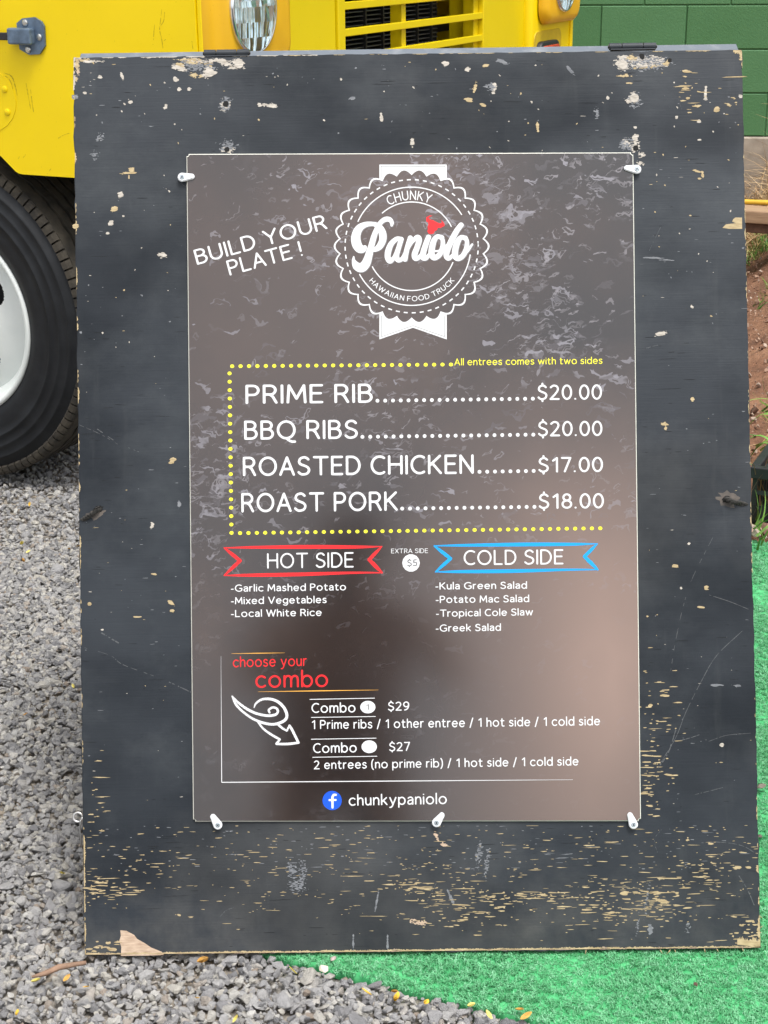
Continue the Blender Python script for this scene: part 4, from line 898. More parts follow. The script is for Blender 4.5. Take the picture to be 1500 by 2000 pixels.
def glyph(ch, rad_):
    if (ch, rad_) not in _gc:
        S = [[(x, y, rad_) for x, y in st] for st in GLY[ch]]; xs_ = [p[0] for s in S for p in s]; ys_ = [p[1] for s in S for p in s]
        V, F = field_mesh(strokes_field(S), min(xs_) - .12, min(ys_) - .12, max(xs_) + .13, max(ys_) + .13, .042)
        k = 1 / (1 + 2 * rad_); _gc[ch, rad_] = (np.array([(x, (y + rad_) * k) for x, y in V]), [f[::-1] for f in F], min(xs_) - rad_, max(xs_) + rad_)
    return _gc[ch, rad_]
def font_outline(txt, weight=0.0, sp=1.0):
    """single-line lettering, capital height 1"""
    rad_ = .056 + weight; pos = 0; VV = []; FF = []
    for i, ch in enumerate(txt):
        if ch == ' ': pos += .36 * sp + .04; continue
        V, F, a, c = glyph(ch, rad_); n0 = len(VV); pos += (.07 if ch == '1' and i else 0) + _KERN.get(txt[i - 1:i + 1], 0) if i else 0
        VV += [(x - a + pos, y) for x, y in V]; FF += [tuple(n0 + j for j in f) for f in F]; pos += c - a + (.15 if ch not in '1.' else .20) * sp
    return np.array(VV), FF
CAPH = 1.0

def text(name, txt, xa, ya, xb, yb, cap, mat, weight=0., label=None, spacing=1.0, lift=None):
    """text whose baseline runs from photo pixel (xa,ya) to (xb,yb), capital height cap px"""
    V, F = font_outline(txt, weight, spacing); x0, x1 = V[:, 0].min(), V[:, 0].max()
    L = math.hypot(xb - xa, yb - ya); ux, uy = (xb - xa) / L, (yb - ya) / L; s = L / (x1 - x0); t = cap / CAPH
    P = [(xa + (x - x0) * s * ux + y * t * uy, ya + (x - x0) * s * uy - y * t * ux) for x, y in V]
    o = ink_mesh(name, P, F, mat, lift)
    if label: o['label'] = label
    return o
def arctext(name, txt, cx_, cy_, r, a0, a1, cap, mat, inside=False, weight=0, squeeze=1.):
    """letters set one by one round a circle; angles in degrees counter-clockwise from +x"""
    adv = []; G = []
    for ch in txt:
        if ch == ' ': adv.append(.36 / squeeze); G.append(None); continue
        V, F = font_outline(ch, weight); adv.append(V[:, 0].max() - V[:, 0].min() + (.15 if len(txt) < 9 else .24) / squeeze); G.append((V, F, V[:, 0].min()))
    tot = sum(adv); s = abs(R_(a1 - a0)) * r / tot; t = cap / CAPH; pos = 0; VV = []; FF = []
    for w_, g in zip(adv, G):
        if g:
            V, F, xm = g; mid = pos + w_ / 2; a = R_(a0) + (R_(a1) - R_(a0)) * (mid / tot); n0 = len(VV); hw_ = (V[:, 0].max() - xm) / 2
            for x, y in V:
                lx = (x - xm - hw_) * s; ly = y * t
                if not inside: rx, ry = math.cos(a), -math.sin(a); tx, ty = math.sin(a), math.cos(a); VV.append((cx_ + rx * (r + ly) + tx * lx, cy_ + ry * (r + ly) + ty * lx))
                else: rx, ry = math.cos(a), -math.sin(a); tx, ty = -math.sin(a), -math.cos(a); VV.append((cx_ + rx * (r - ly) + tx * lx, cy_ + ry * (r - ly) + ty * lx))
            FF += [tuple(n0 + i for i in f) for f in F]
        pos += w_
    return ink_mesh(name, VV, FF, mat)
def stroke_mesh(name, strokes, mat, h=.9, lift=None, rough=0):
    S = [smoothpath(s, 5) for s in strokes]; xs_ = [p[0] for s in S for p in s]; ys_ = [p[1] for s in S for p in s]; m = max(p[2] for s in S for p in s) + 2
    fn = strokes_field(S)
    if rough:
        f0 = fn
        def fn(X, Y): return f0(X, Y) + rough * (np.sin(X * 1.9 + np.sin(Y * 1.3) * 2) * np.sin(Y * 1.7 + X * .6) * .6 + np.sin(X * 4.7 + Y * 3.1) * .4)
    V, F = field_mesh(fn, min(xs_) - m, min(ys_) - m, max(xs_) + m, max(ys_) + m, h)
    return ink_mesh(name, V, F, mat, lift)
def ring_mesh(name, cx_, cy_, r, wd_, arcs, mat, lift=None, n=1.5):
    V = []; F = []
    for a0, a1 in arcs:
        k_ = max(3, int(abs(a1 - a0) / n)); n0 = len(V)
        for k in range(k_ + 1):
            a = R_(a0 + (a1 - a0) * k / k_)
            for rr in (r - wd_ / 2, r + wd_ / 2): V.append((cx_ + rr * math.cos(a), cy_ - rr * math.sin(a)))
        F += [(n0 + 2 * k, n0 + 2 * k + 1, n0 + 2 * k + 3, n0 + 2 * k + 2) for k in range(k_)]
    return ink_mesh(name, V, F, mat, lift)
def disc_pts(x, y, rx, ry, n=14): return [(x + rx * math.cos(-2 * math.pi * k / n), y + ry * math.sin(-2 * math.pi * k / n)) for k in range(n)]
def dots(name, L, r, mat, ry=None):
    V = []; F = []
    for x, y in L: n0 = len(V); V += disc_pts(x, y, r, ry or r); F.append(tuple(range(n0, n0 + 14)))
    return ink_mesh(name, V, F, mat)
def hline(name, xa, ya, xb, yb, w0, w1, mat, wm=None):
    wm = wm or (w0 + w1) / 2; L = math.hypot(xb - xa, yb - ya); nx_, ny_ = -(yb - ya) / L, (xb - xa) / L; V = []
    for t, w_ in ((0, w0), (.5, wm), (1, w1)):
        for s in (-1, 1): V.append((xa + (xb - xa) * t + nx_ * w_ / 2 * s, ya + (yb - ya) * t + ny_ * w_ / 2 * s))
    return ink_mesh(name, V, [(0, 1, 3, 2), (2, 3, 5, 4)], mat)

# slogan
W1 = .012
text('slogan', 'BUILD YOUR', 385.3, 517.5, 640, 447, 30, I_WH, .008, 'white words BUILD YOUR slanting upwards')
text('slogan', 'PLATE !', 449, 538.5, 592, 499.5, 30, I_WH, .008, 'white word PLATE with exclamation mark')
# emblem
EX, EY = 804, 481
N = 30; V = []; F = []
K = N * 16
def scal(a): return 146.3 + 4.9 * (abs(math.cos(a * N / 2)) ** 1.0 * 2 - 1.15)
for k in range(K):
    a = 2 * math.pi * k / K; R0 = scal(a)
    for rr in (R0 - 1.7, R0 + 1.7): V.append((EX + rr * math.cos(a), EY - rr * math.sin(a)))
    n2 = (k + 1) % K; F.append((2 * k, 2 * k + 1, 2 * n2 + 1, 2 * n2))
ink_mesh('emblem_scalloped_ring', V, F, I_WH)
for nm, sgn in (('top', 1), ('bottom', -1)):
    V = []; F = []; n = 60
    for k in range(n + 1):
        x = 741 + 131.5 * k / n; a = math.atan2(sgn * 1.0, (x - EX) / 130)
        for _ in range(6): rr = scal(math.atan2(math.sin(a) * 1.0, math.cos(a))) + 1.5; cc = max(-1, min(1, (x - EX) / rr)); a = sgn * math.acos(cc)
        yc = EY - rr * math.sin(a)
        ye = 321.5 if sgn > 0 else (663 - (1 - abs(x - 806.7) / 66) * 23)
        V += [(x, yc), (x, ye)]
    F = [(2 * k, 2 * k + 1, 2 * k + 3, 2 * k + 2) for k in range(n)]
    ink_mesh('emblem_ribbon', V, F, I_WH)
def pline(name, pts, w_, mat, lift=.00022):
    V = []; F = []
    for (a, c) in zip(pts, pts[1:]):
        L = math.hypot(c[0] - a[0], c[1] - a[1]); nx_, ny_ = -(c[1] - a[1]) / L * w_ / 2, (c[0] - a[0]) / L * w_ / 2; n0 = len(V)
        V += [(a[0] + nx_, a[1] + ny_), (c[0] + nx_, c[1] + ny_), (c[0] - nx_, c[1] - ny_), (a[0] - nx_, a[1] - ny_)]; F.append((n0, n0 + 1, n0 + 2, n0 + 3))
    return ink_mesh(name, V, F, mat, lift)
pline('ribbon_line', [(744.5, 347), (744.5, 324.8), (869, 324.8), (869, 347)], .8, I_GRY)
pline('ribbon_line', [(745, 616), (745, 657.5), (806.7, 636), (868.5, 657.5), (868.5, 616)], .8, I_GRY)
ring_mesh('emblem_dashed_ring', EX, EY, 130, 2.4, [(a, a + 3.4) for a in np.arange(1, 361, 6.9)], I_WH)
ring_mesh('emblem_circle', EX, EY, 115.5, 2.1, [(32, 155.5), (208, 352)], I_WH)
ring_mesh('emblem_circle', EX, EY, 86.5, 2.1, [(26, 132), (207, 339)], I_WH)
arctext('emblem_lettering', 'CHUNKY', EX, EY, 90.3, 119.5, 66.5, 18.6, I_WH, weight=.006, squeeze=1.3)
arctext('emblem_lettering', 'HAWAIIAN FOOD TRUCK', EX, EY, 107.5, 218.5, 322, 10.2, I_WH, True, weight=.01)
def zz(L, ox=680, oy=400, s=1 / 5.769): return [(ox + x * s, oy + y * s, r * s) for x, y, r in L]
word = [zz(L if i_ < 2 else [(a_, b_, r_ * .90) for a_, b_, r_ in L]) for i_, L in enumerate((
    [(188, 478, 22), (165, 500, 38), (125, 490, 50), (92, 430, 54), (88, 345, 50), (125, 265, 42), (200, 222, 30), (290, 218, 24), (352, 252, 34), (386, 320, 42), (388, 400, 40), (352, 470, 36), (305, 505, 24), (275, 512, 12)],
    [(490, 232, 14), (492, 200, 22), (465, 165, 27), (415, 165, 28), (365, 202, 26), (325, 265, 26), (290, 360, 32), (262, 460, 34), (232, 570, 42), (200, 660, 50), (150, 708, 52), (95, 690, 44), (62, 630, 20), (62, 585, 8)],
    [(600, 385, 26), (545, 385, 28), (485, 440, 34), (452, 520, 38), (445, 590, 36), (470, 632, 34), (512, 600, 24), (545, 530, 22), (590, 420, 28)],
    [(598, 388, 30), (570, 480, 30), (545, 570, 32), (560, 622, 30), (605, 610, 24), (640, 540, 16)],
    [(700, 372, 30), (672, 460, 30), (648, 560, 32), (640, 612, 32)],
    [(672, 500, 16), (720, 420, 20), (775, 368, 32), (800, 392, 34), (780, 470, 34), (748, 560, 36), (758, 606, 30), (800, 590, 24), (845, 520, 14)],
    [(905, 365, 32), (880, 430, 34), (848, 530, 36), (842, 590, 36), (880, 600, 26), (925, 540, 16)],
    [(1055, 370, 30), (1005, 358, 28), (968, 400, 34), (945, 480, 38), (940, 560, 38), (972, 596, 34), (1030, 560, 32), (1062, 480, 30), (1066, 410, 26), (1050, 365, 26)],
    [(950, 520, 10), (1010, 520, 12), (1060, 500, 14), (1110, 450, 10)],
    [(1272, 228, 32), (1225, 290, 34), (1170, 390, 36), (1125, 490, 36), (1105, 570, 34), (1130, 604, 28), (1175, 570, 20), (1215, 500, 12)],
    [(1320, 375, 30), (1270, 368, 28), (1232, 420, 36), (1208, 500, 38), (1205, 575, 38), (1240, 606, 32), (1295, 570, 32), (1332, 490, 30), (1338, 415, 26), (1322, 375, 26)],
    [(1300, 560, 24), (1350, 510, 20), (1398, 445, 12)]))]
stroke_mesh('emblem_word_shadow', [[(x + 1.3, y + 1.1, r) for x, y, r in s] for s in word], I_SH, .9, .00012)
o = stroke_mesh('emblem_word', word, I_WH, .7, .0002); o['label'] = 'white brush script word Paniolo'
bull = [(950, 122), (915, 122), (882, 140), (879, 185), (905, 202), (903, 230), (896, 245), (900, 275), (892, 300), (905, 322), (935, 331), (965, 322), (975, 296), (1000, 285), (1010, 258), (1040, 262), (1060, 250), (1086, 238), (1083, 212), (1066, 190), (1050, 168), (1056, 196), (1045, 210), (1015, 205), (985, 190), (960, 175), (938, 172), (918, 162), (906, 146), (922, 134)]
ink_mesh('emblem_bull_head', [(680 + x / 5.769, 400 + y / 5.769) for x, y in bull][::-1], [tuple(range(len(bull)))], I_RED, .00026)
# dotted border
top_ = [(453.5 + 16.43 * k, 715.3 - .13 * k) for k in range(27)]
left_ = [(448.3 + .2 * k, 729.2 + 16.4 * k) for k in range(20)]
bot_ = [(468.9 + 16.36 * k, 1041.2 - .22 * k) for k in range(44)]
dots('dotted_border', top_ + left_ + bot_, 4.0, I_YE, 3.6)
text('side_note', 'All entrees comes with two sides', 887.4, 713.9, 1176.6, 710.6, 13.6, I_YE, .004)
rows = [('PRIME RIB', 479.6, 789, 728, 786.6, 37.4, '$20.00', 1050, 781.4, 1175.7, 780.6, (737.2, 782.7), (1040.7, 778.7)),
        ('BBQ RIBS', 477, 859, 699, 857, 37.4, '$20.00', 1051, 852.5, 1176.6, 851.6, (708, 853.3), (1041.6, 848.9)),
        ('ROASTED CHICKEN', 474.5, 930.2, 925.4, 925.4, 38, '$17.00', 1051.6, 923, 1177.8, 922, (936.5, 921.5), (1042.3, 919.8)),
        ('ROAST PORK', 471.5, 1001, 777, 997.6, 38, '$18.00', 1052.4, 994, 1179.6, 993, (785.6, 993.4), (1043.8, 989.9))]
for t_, xa, ya, xb, yb, cp, pr, pa, py, pb, pyb, d0, d1 in rows:
    text('menu_item', t_, xa, ya, xb, yb, cp, I_WH, W1); text('price', pr, pa, py, pb, pyb, 30, I_WH, W1)
    n = round((d1[0] - d0[0]) / 15.2); dots('dot_leader', [(d0[0] + (d1[0] - d0[0]) * k / n, d0[1] + (d1[1] - d0[1]) * k / n) for k in range(n + 1)], 3.7, I_WH)
# brushed banners
def banner(name, TL, TR, LA, BL, BR, RA, mat):
    s = [[(*TL, .8), (TL[0] + 60, (TL[1] + .0) - 1.0, 2.6), ((TL[0] + TR[0]) / 2 + 10, (TL[1] + TR[1]) / 2 - .6, 3.7), (TR[0] - 50, TR[1] + 1.0, 3.0), (*TR, .7)],
         [(*BL, .8), (BL[0] + 50, BL[1] - .6, 3.0), ((BL[0] + BR[0]) / 2 - 10, (BL[1] + BR[1]) / 2 + .6, 3.6), (BR[0] - 60, BR[1] + 0.2, 2.2), (*BR, 1)],
         [(*TL, 1.4), ((TL[0] + LA[0]) / 2, (TL[1] + LA[1]) / 2, 3.4), (*LA, 3.2)], [(*LA, 3.2), ((BL[0] + LA[0]) / 2, (BL[1] + LA[1]) / 2, 3.2), (*BL, 1.2)],
         [(*TR, 1.2), ((TR[0] + RA[0]) / 2, (TR[1] + RA[1]) / 2, 3.2), (*RA, 3.2)], [(*RA, 3.2), ((BR[0] + RA[0]) / 2, (BR[1] + RA[1]) / 2, 3.8), (*BR, 1.8)]]
    return stroke_mesh(name, s, mat, .8, .0002, .5)
banner('banner_outline', (438, 1070), (745.6, 1067.4), (469, 1095), (438, 1124), (746, 1118.5), (721, 1093), I_RED)
banner('banner_outline', (848, 1066), (1166.5, 1062), (880, 1091), (850.5, 1117), (1167.5, 1112.5), (1141.5, 1087), I_BLU)
text('banner_lettering', 'HOT SIDE', 521.8, 1110.5, 690.8, 1108.3, 30, I_WH, .002, 'white words HOT SIDE inside red banner')
text('banner_lettering', 'COLD SIDE', 905.7, 1104, 1100.5, 1102.2, 29.5, I_WH, .004, 'white words COLD SIDE inside blue banner')
text('extra_side_note', 'EXTRA SIDE', 764, 1080.7, 836, 1080, 9, I_WH)
dots('white_disc', [(802.8, 1099.5)], 17.2, I_WH); text('extra_side_price', '$5', 795.5, 1106, 815, 1105.6, 13, I_GRY, .012, lift=.0003)
for t_, xa, ya, xb, yb in (('-Garlic Mashed Potato', 450.8, 1156, 675.8, 1153), ('-Mixed Vegetables', 451, 1180.5, 638, 1178), ('-Local White Rice', 451, 1205.5, 628.3, 1203),
                           ('-Kula Green Salad', 850.2, 1151.6, 1029.4, 1149.8), ('-Potato Mac Salad', 851, 1178, 1033.6, 1176), ('-Tropical Cole Slaw', 851.6, 1205, 1041, 1202), ('-Greek Salad', 851, 1234, 978.5, 1232)):
    text('side_dish', t_, xa, ya, xb, yb, 14.2, I_WH, .016)
hline('thin_rule', 452, 1276.6, 556.4, 1275, .4, .4, I_OR, 1.6); hline('thin_rule', 504, 1351, 739, 1347.5, .4, .4, I_OR, 2.0)
text('combo_heading', 'choose your', 455, 1303.4, 599.3, 1300.6, 20.5, I_RED, .004); text('combo_heading', 'combo', 499, 1343.6, 640.7, 1341.6, 33, I_RED, .004)
hline('thin_rule', 431.6, 1282, 433, 1528.6, .3, 1.5, I_WH); hline('thin_rule', 432.4, 1528, 1119, 1522.8, 1.6, .5, I_WH, 1.8)
for xa, ya, xb, yb in ((604.8, 1366, 732, 1363.5), (607.6, 1401.2, 733.6, 1399.3), (607.6, 1443.8, 735, 1441.7), (610.4, 1479, 736.7, 1477)): hline('thin_rule', xa, ya, xb, yb, 1.3, 1.3, I_WH)
text('combo_line', 'Combo', 608.5, 1392.6, 694.4, 1391.4, 19.5, I_WH, .012); text('combo_price', '$29', 758, 1388.4, 799.5, 1387.5, 17.6, I_WH, .012)
V = disc_pts(718.4, 1381, 14.8, 12.2, 28); ink_mesh('white_disc', V, [tuple(range(28))], I_WH); text('disc_number', '1', 715.6, 1386.4, 720.6, 1386.3, 11, I_GRY, 0, lift=.0003)
text('combo_line', '1 Prime ribs / 1 other entree / 1 hot side / 1 cold side', 609.4, 1424.2, 1172, 1416.6, 17.6, I_WH, .012)
text('combo_line', 'Combo', 611.6, 1471, 696.8, 1469.5, 19.5, I_WH, .012); text('combo_price', '$27', 760.3, 1467.4, 801.2, 1466.5, 17.6, I_WH, .012)
V = disc_pts(721.2, 1458.4, 15, 12.4, 28); ink_mesh('white_disc', V, [tuple(range(28))], I_WH)
text('combo_line', '2 entrees (no prime rib) / 1 hot side / 1 cold side', 613, 1502.6, 1130, 1495, 17.2, I_WH, .012)
V = disc_pts(648.7, 1563.4, 18.7, 18.7, 36); ink_mesh('blue_disc', V, [tuple(range(36))], I_FB)
stroke_mesh('disc_letter', [[(656, 1552.3, 2.1), (652, 1552.6, 2.3), (649.6, 1556, 2.3), (649.4, 1562, 2.3), (649.4, 1577, 2.2)], [(643.5, 1562.6, 2.0), (655.5, 1562.3, 2.0)]], I_WH, .6, .0003)
text('page_name', 'chunkypaniolo', 681.2, 1573.8, 872.8, 1570.4, 21.5, I_WH, .008)
ar = lambda L: [(400 + x / 3.261, 1250 + y / 3.261, r / 3.261) for x, y, r in L]
stroke_mesh('sketched_arrow', [ar(L) for L in (
    [(175, 360, 5), (215, 400, 7), (270, 440, 8), (330, 468, 8), (400, 482, 8), (450, 475, 8), (466, 455, 7), (455, 434, 7), (430, 430, 7), (408, 445, 7), (412, 462, 6)],
    [(314, 430, 3), (325, 405, 6), (360, 380, 7), (410, 375, 8), (460, 390, 9), (500, 425, 9), (522, 470, 9), (515, 505, 9), (480, 527, 9), (430, 537, 8), (370, 527, 8), (300, 498, 7), (235, 450, 7), (195, 405, 7), (174, 358, 4)],
    [(338, 520, 6), (370, 562, 6), (420, 600, 7), (476, 632, 7)], [(478, 634, 6), (456, 660, 7)], [(458, 662, 7), (530, 662, 8), (597, 654, 7)], [(597, 654, 7), (575, 610, 8), (555, 570, 8), (540, 545, 7)], [(540, 545, 6), (522, 578, 6)], [(522, 578, 5), (495, 562, 7), (466, 538, 7)])], I_WH, .7, .0002, .45)

# turn clips with screws, fixed to the board
M_CLIP = simple('white_plastic', (.66, .68, .70), .4, .05)
for (hx, hy), (tx, ty) in (((356, 346.5), (375, 345)), ((1243.5, 331), (1224, 328.5)), ((425.5, 1611), (416, 1595)), ((852.5, 1606.5), (863, 1592)), ((1237, 1610), (1230.5, 1592))):
    a = Vector(on_board(hx, hy, .006)); c = Vector(on_board(tx, ty, .006)); d = (c - a).normalized(); ang = math.atan2(d.y, d.x); L = (c - a).length; r0, r1 = .0060, .0036
    pts = [(a.x + r0 * math.cos(ang + R_(t)), a.y + r0 * math.sin(ang + R_(t))) for t in range(75, 286, 15)] + [(c.x + r1 * math.cos(ang + R_(t)), c.y + r1 * math.sin(ang + R_(t))) for t in range(-75, 76, 15)]
    bm = bmesh.new(); add_prism(bm, pts, -.0085, -.0047, 'Y')
    bmesh.ops.bevel(bm, geom=[e for e in bm.edges if abs(e.verts[0].co.y + .0085) < 1e-5 and abs(e.verts[1].co.y + .0085) < 1e-5], offset=.0011, segments=2, affect='EDGES')
    add_cyl(bm, (a.x, -.0046, a.y), (a.x, -.0001, a.y), .0045, .0045, 16)
    cl = bmobj('turn_clip', bm, M_CLIP, board, smooth=False)
    bm = bmesh.new(); add_cyl(bm, (a.x, -.0086, a.y), (a.x, -.0095, a.y), .0034, .0026, 16)
    sc_ = bmobj('screw', bm, simple('zinc_screw', (.50, .56, .60), .3, .1, 60, metal=.8), cl)
    bm = bmesh.new()
    for q in (45, 135):
        add_box(bm, (-.0022, -.00975, -.0004), (.0022, -.00955, .0004), M=Matrix.Translation((a.x, (0 if q == 45 else -.0001), a.y)) @ Matrix.Rotation(R_(q + rnd.uniform(-15, 15)), 4, 'Y'))
    bmobj('screw_slot', bm, M_BLK, sc_)

# ================================================================== GROUND COVER
def geo_scatter(name, pts, rots, scls, protos, mat_idx=None, label=None, kind='stuff'):
    """one object: points that instance a few small meshes (geometry nodes)"""
    me = bpy.data.meshes.new(name); me.vertices.add(len(pts)); me.vertices.foreach_set('co', np.asarray(pts, dtype=np.float32).ravel())
    for nm, arr, ty in (('rot', rots, 'FLOAT_VECTOR'), ('scl', scls, 'FLOAT_VECTOR')):
        at = me.attributes.new(nm, ty, 'POINT'); at.data.foreach_set('vector', np.asarray(arr, dtype=np.float32).ravel())
    at = me.attributes.new('pick', 'INT', 'POINT'); at.data.foreach_set('value', nrng.integers(0, len(protos), len(pts)).astype(np.int32))
    o = bpy.data.objects.new(name, me); COL.objects.link(o); o['kind'] = kind
    if label: o['label'] = label
    g = bpy.data.node_groups.new(name, 'GeometryNodeTree')
    g.interface.new_socket('Geometry', in_out='INPUT', socket_type='NodeSocketGeometry'); g.interface.new_socket('Geometry', in_out='OUTPUT', socket_type='NodeSocketGeometry')
    n = g.nodes; l = g.links; gi = n.new('NodeGroupInput'); go = n.new('NodeGroupOutput'); ip = n.new('GeometryNodeInstanceOnPoints')
    jn = n.new('GeometryNodeGeometryToInstance')
    for p in protos[::-1]:
        oi = n.new('GeometryNodeObjectInfo'); oi.inputs['Object'].default_value = p; oi.inputs['As Instance'].default_value = False
        l.new(oi.outputs['Geometry'], jn.inputs[0])
    ip.inputs['Pick Instance'].default_value = True
    l.new(gi.outputs[0], ip.inputs['Points']); l.new(jn.outputs[0], ip.inputs['Instance'])
    for nm, ty, sock in (('pick', 'INT', 'Instance Index'), ('rot', 'FLOAT_VECTOR', 'Rotation'), ('scl', 'FLOAT_VECTOR', 'Scale')):
        na = n.new('GeometryNodeInputNamedAttribute'); na.data_type = ty; na.inputs[0].default_value = nm
        if sock == 'Rotation':
            e = n.new('FunctionNodeEulerToRotation'); l.new(na.outputs[0], e.inputs[0]); l.new(e.outputs[0], ip.inputs[sock])
        else: l.new(na.outputs[0], ip.inputs[sock])
    l.new(ip.outputs[0], go.inputs[0]); m = o.modifiers.new('scatter', 'NODES'); m.node_group = g
    return o
PROTO = bpy.data.collections.new('prototypes')      # source meshes only: not linked to the scene
def proto(name, bm, mat, smooth=False):
    me = bpy.data.meshes.new(name); bm.to_mesh(me); bm.free(); me.materials.append(mat)
    if smooth: me.polygons.foreach_set('use_smooth', [True] * len(me.polygons))
    return bpy.data.objects.new(name, me)
def rock(seed, flat=.65, mat=None, bev=.09):
    r = random.Random(seed); bm = bmesh.new()
    for _ in range(13):
        v = Vector((r.gauss(0, 1), r.gauss(0, 1), r.gauss(0, 1))).normalized() * r.uniform(.42, .52); v.z *= flat; v.y *= r.uniform(.75, 1); bm.verts.new(v)
    h = bmesh.ops.convex_hull(bm, input=bm.verts); bmesh.ops.delete(bm, geom=[g for g in h['geom_interior'] if isinstance(g, bmesh.types.BMVert)], context='VERTS')
    bmesh.ops.dissolve_limit(bm, angle_limit=R_(14), verts=bm.verts, edges=bm.edges)
    bmesh.ops.bevel(bm, geom=list(bm.edges), offset=bev, segments=1, affect='EDGES', clamp_overlap=True)
    bmesh.ops.triangulate(bm, faces=bm.faces); return proto('stone', bm, mat, False)
b = NB('crushed_stone')
oi = b.n.new('ShaderNodeObjectInfo')
c = b.ramp(oi.outputs['Random'], [(0, (.20, .20, .21)), (.2, (.33, .325, .33)), (.42, (.50, .49, .48)), (.6, (.38, .375, .385)), (.78, (.56, .53, .47)), (.92, (.66, .645, .61)), (1, (.36, .29, .23))])
c = b.mix(b.math('MULTIPLY', b.bw(b.noise(5, 6, .7), .35, .7), .35), c, (.13, .125, .12))
b.set(Base_Color=c, Roughness=.85); b.bump(b.noise(7, 7, .75), .6, .12); M_STONE = b.m
rocks = [rock(100 + k, .55 + .25 * (k % 3) / 2, M_STONE, .05 + .03 * (k % 2)) for k in range(9)]
TN0 = TURF_A.dot(TURF_N)
def in_turf(X, Y, m=0.0):
    q = X * TURF_N.x + Y * TURF_N.y - TN0; s = (X - TURF_A.x) * TURF_DIR.x + (Y - TURF_A.y) * TURF_DIR.y
    return (q > m) & (q < TURF_W - m) & (s > m) & (s < TURF_L - m)
def on_bank(X, Y):
    q = X * TURF_N.x + Y * TURF_N.y - TN0 - TURF_W
    return (X > .62 + np.maximum(0, Y - 3.2) * .28) & (q > 0)
P, RO, SC = [], [], []
def gravel(n, x0, x1, y0, y1, med, sig, zj, zl):
    X = nrng.uniform(x0, x1, n); Y = nrng.uniform(y0, y1, n); ok = ~in_turf(X, Y, -.004) & ~on_bank(X, Y)
    X, Y = X[ok], Y[ok]; k = len(X); s = np.clip(med * np.exp(nrng.normal(0, sig, k)), .004, .036)
    Z = zl - .006 + nrng.uniform(0, zj, k) - s * .12
    P.append(np.stack([X, Y, Z + gz(X, Y)], 1)); RO.append(np.stack([nrng.normal(0, .5, k), nrng.normal(0, .5, k), nrng.uniform(0, 6.28, k)], 1))
    SC.append(np.stack([s * nrng.uniform(.85, 1.35, k), s * nrng.uniform(.8, 1.1, k), s * nrng.uniform(.7, 1.1, k)], 1))
gravel(62000, -1.25, .45, 1.2, 3.2, .0092, .35, .006, -.009)
gravel(5200, -1.25, .45, 1.2, 2.6, .0175, .3, .006, -.004)
gravel(26000, -1.25, .45, 1.2, 3.2, .0125, .35, .004, -.006)
gravel(14000, -1.7, .1, 2.6, 5.4, .0130, .35, .004, -.006)
gravel(42000, -1.7, .1, 2.6, 5.4, .0105, .35, .006, -.009)
gravel(3500, -1.5, .1, 2.6, 4.6, .017, .25, .004, -.004)
gravel(16000, -3.2, 1.8, .0, 1.6, .020, .35, .006, -.009)
gravel(18000, -4.5, -1.2, 1.0, 5.5, .019, .35, .006, -.009)
gravel(9000, .0, .9, 3.2, 7.2, .018, .35, .006, -.009)
gravel(6000, .35, 1.9, .4, 1.9, .020, .35, .006, -.006)
P = np.concatenate(P); RO = np.concatenate(RO); SC = np.concatenate(SC)
# a few stones keep clear of the board's foot
geo_scatter('gravel', P, RO, SC, rocks, label='loose grey crushed stone gravel')

# turf ------------------------------------------------------------
b = NB('turf_backing'); b.set(Base_Color=b.ramp(b.noise(60, 5), [(.3, (.03, .28, .09)), (.7, (.09, .46, .18))]), Roughness=.9); M_TB = b.m
A_ = TURF_A; B_ = A_ + TURF_DIR * TURF_L; C_ = B_ + TURF_N * TURF_W; D_ = A_ + TURF_N * TURF_W
def tpt(s, q):
    wv_ = .004 * math.sin(s * 9) if q < .3 else 0
    return A_ + TURF_DIR * s + TURF_N * (q + wv_)
bm = bmesh.new(); ns, nq = 90, 46; g = [[bm.verts.new(tpt(TURF_L * i / ns, TURF_W * j / nq) + Vector((0, 0, -.0075 + .003 * mnoise.noise(Vector((i * .22, j * .22, 0))) + .0))) for i in range(ns + 1)] for j in range(nq + 1)]
for j in range(nq):
    for i in range(ns): bm.faces.new((g[j][i], g[j][i + 1], g[j + 1][i + 1], g[j + 1][i]))
ring_ = [g[0][i] for i in range(ns + 1)] + [g[j][ns] for j in range(1, nq + 1)] + [g[nq][i] for i in range(ns - 1, -1, -1)] + [g[j][0] for j in range(nq - 1, 0, -1)]
low_ = [bm.verts.new((v.co.x, v.co.y, -.022)) for v in ring_]
for k in range(len(ring_)): k2 = (k + 1) % len(ring_); bm.faces.new((ring_[k], low_[k], low_[k2], ring_[k2]))
turf = bmobj('turf_mat', bm, M_TB, None, smooth=True); tag(turf, 'bright green artificial grass mat lying under and behind the board', 'artificial turf')
b = NB('turf_fibre'); oi = b.n.new('ShaderNodeObjectInfo')
c = b.ramp(oi.outputs['Random'], [(0, (.05, .24, .09)), (.25, (.08, .34, .14)), (.7, (.13, .43, .20)), (1, (.22, .52, .30))])
b.set(Base_Color=c, Roughness=.45); M_FIB = b.m
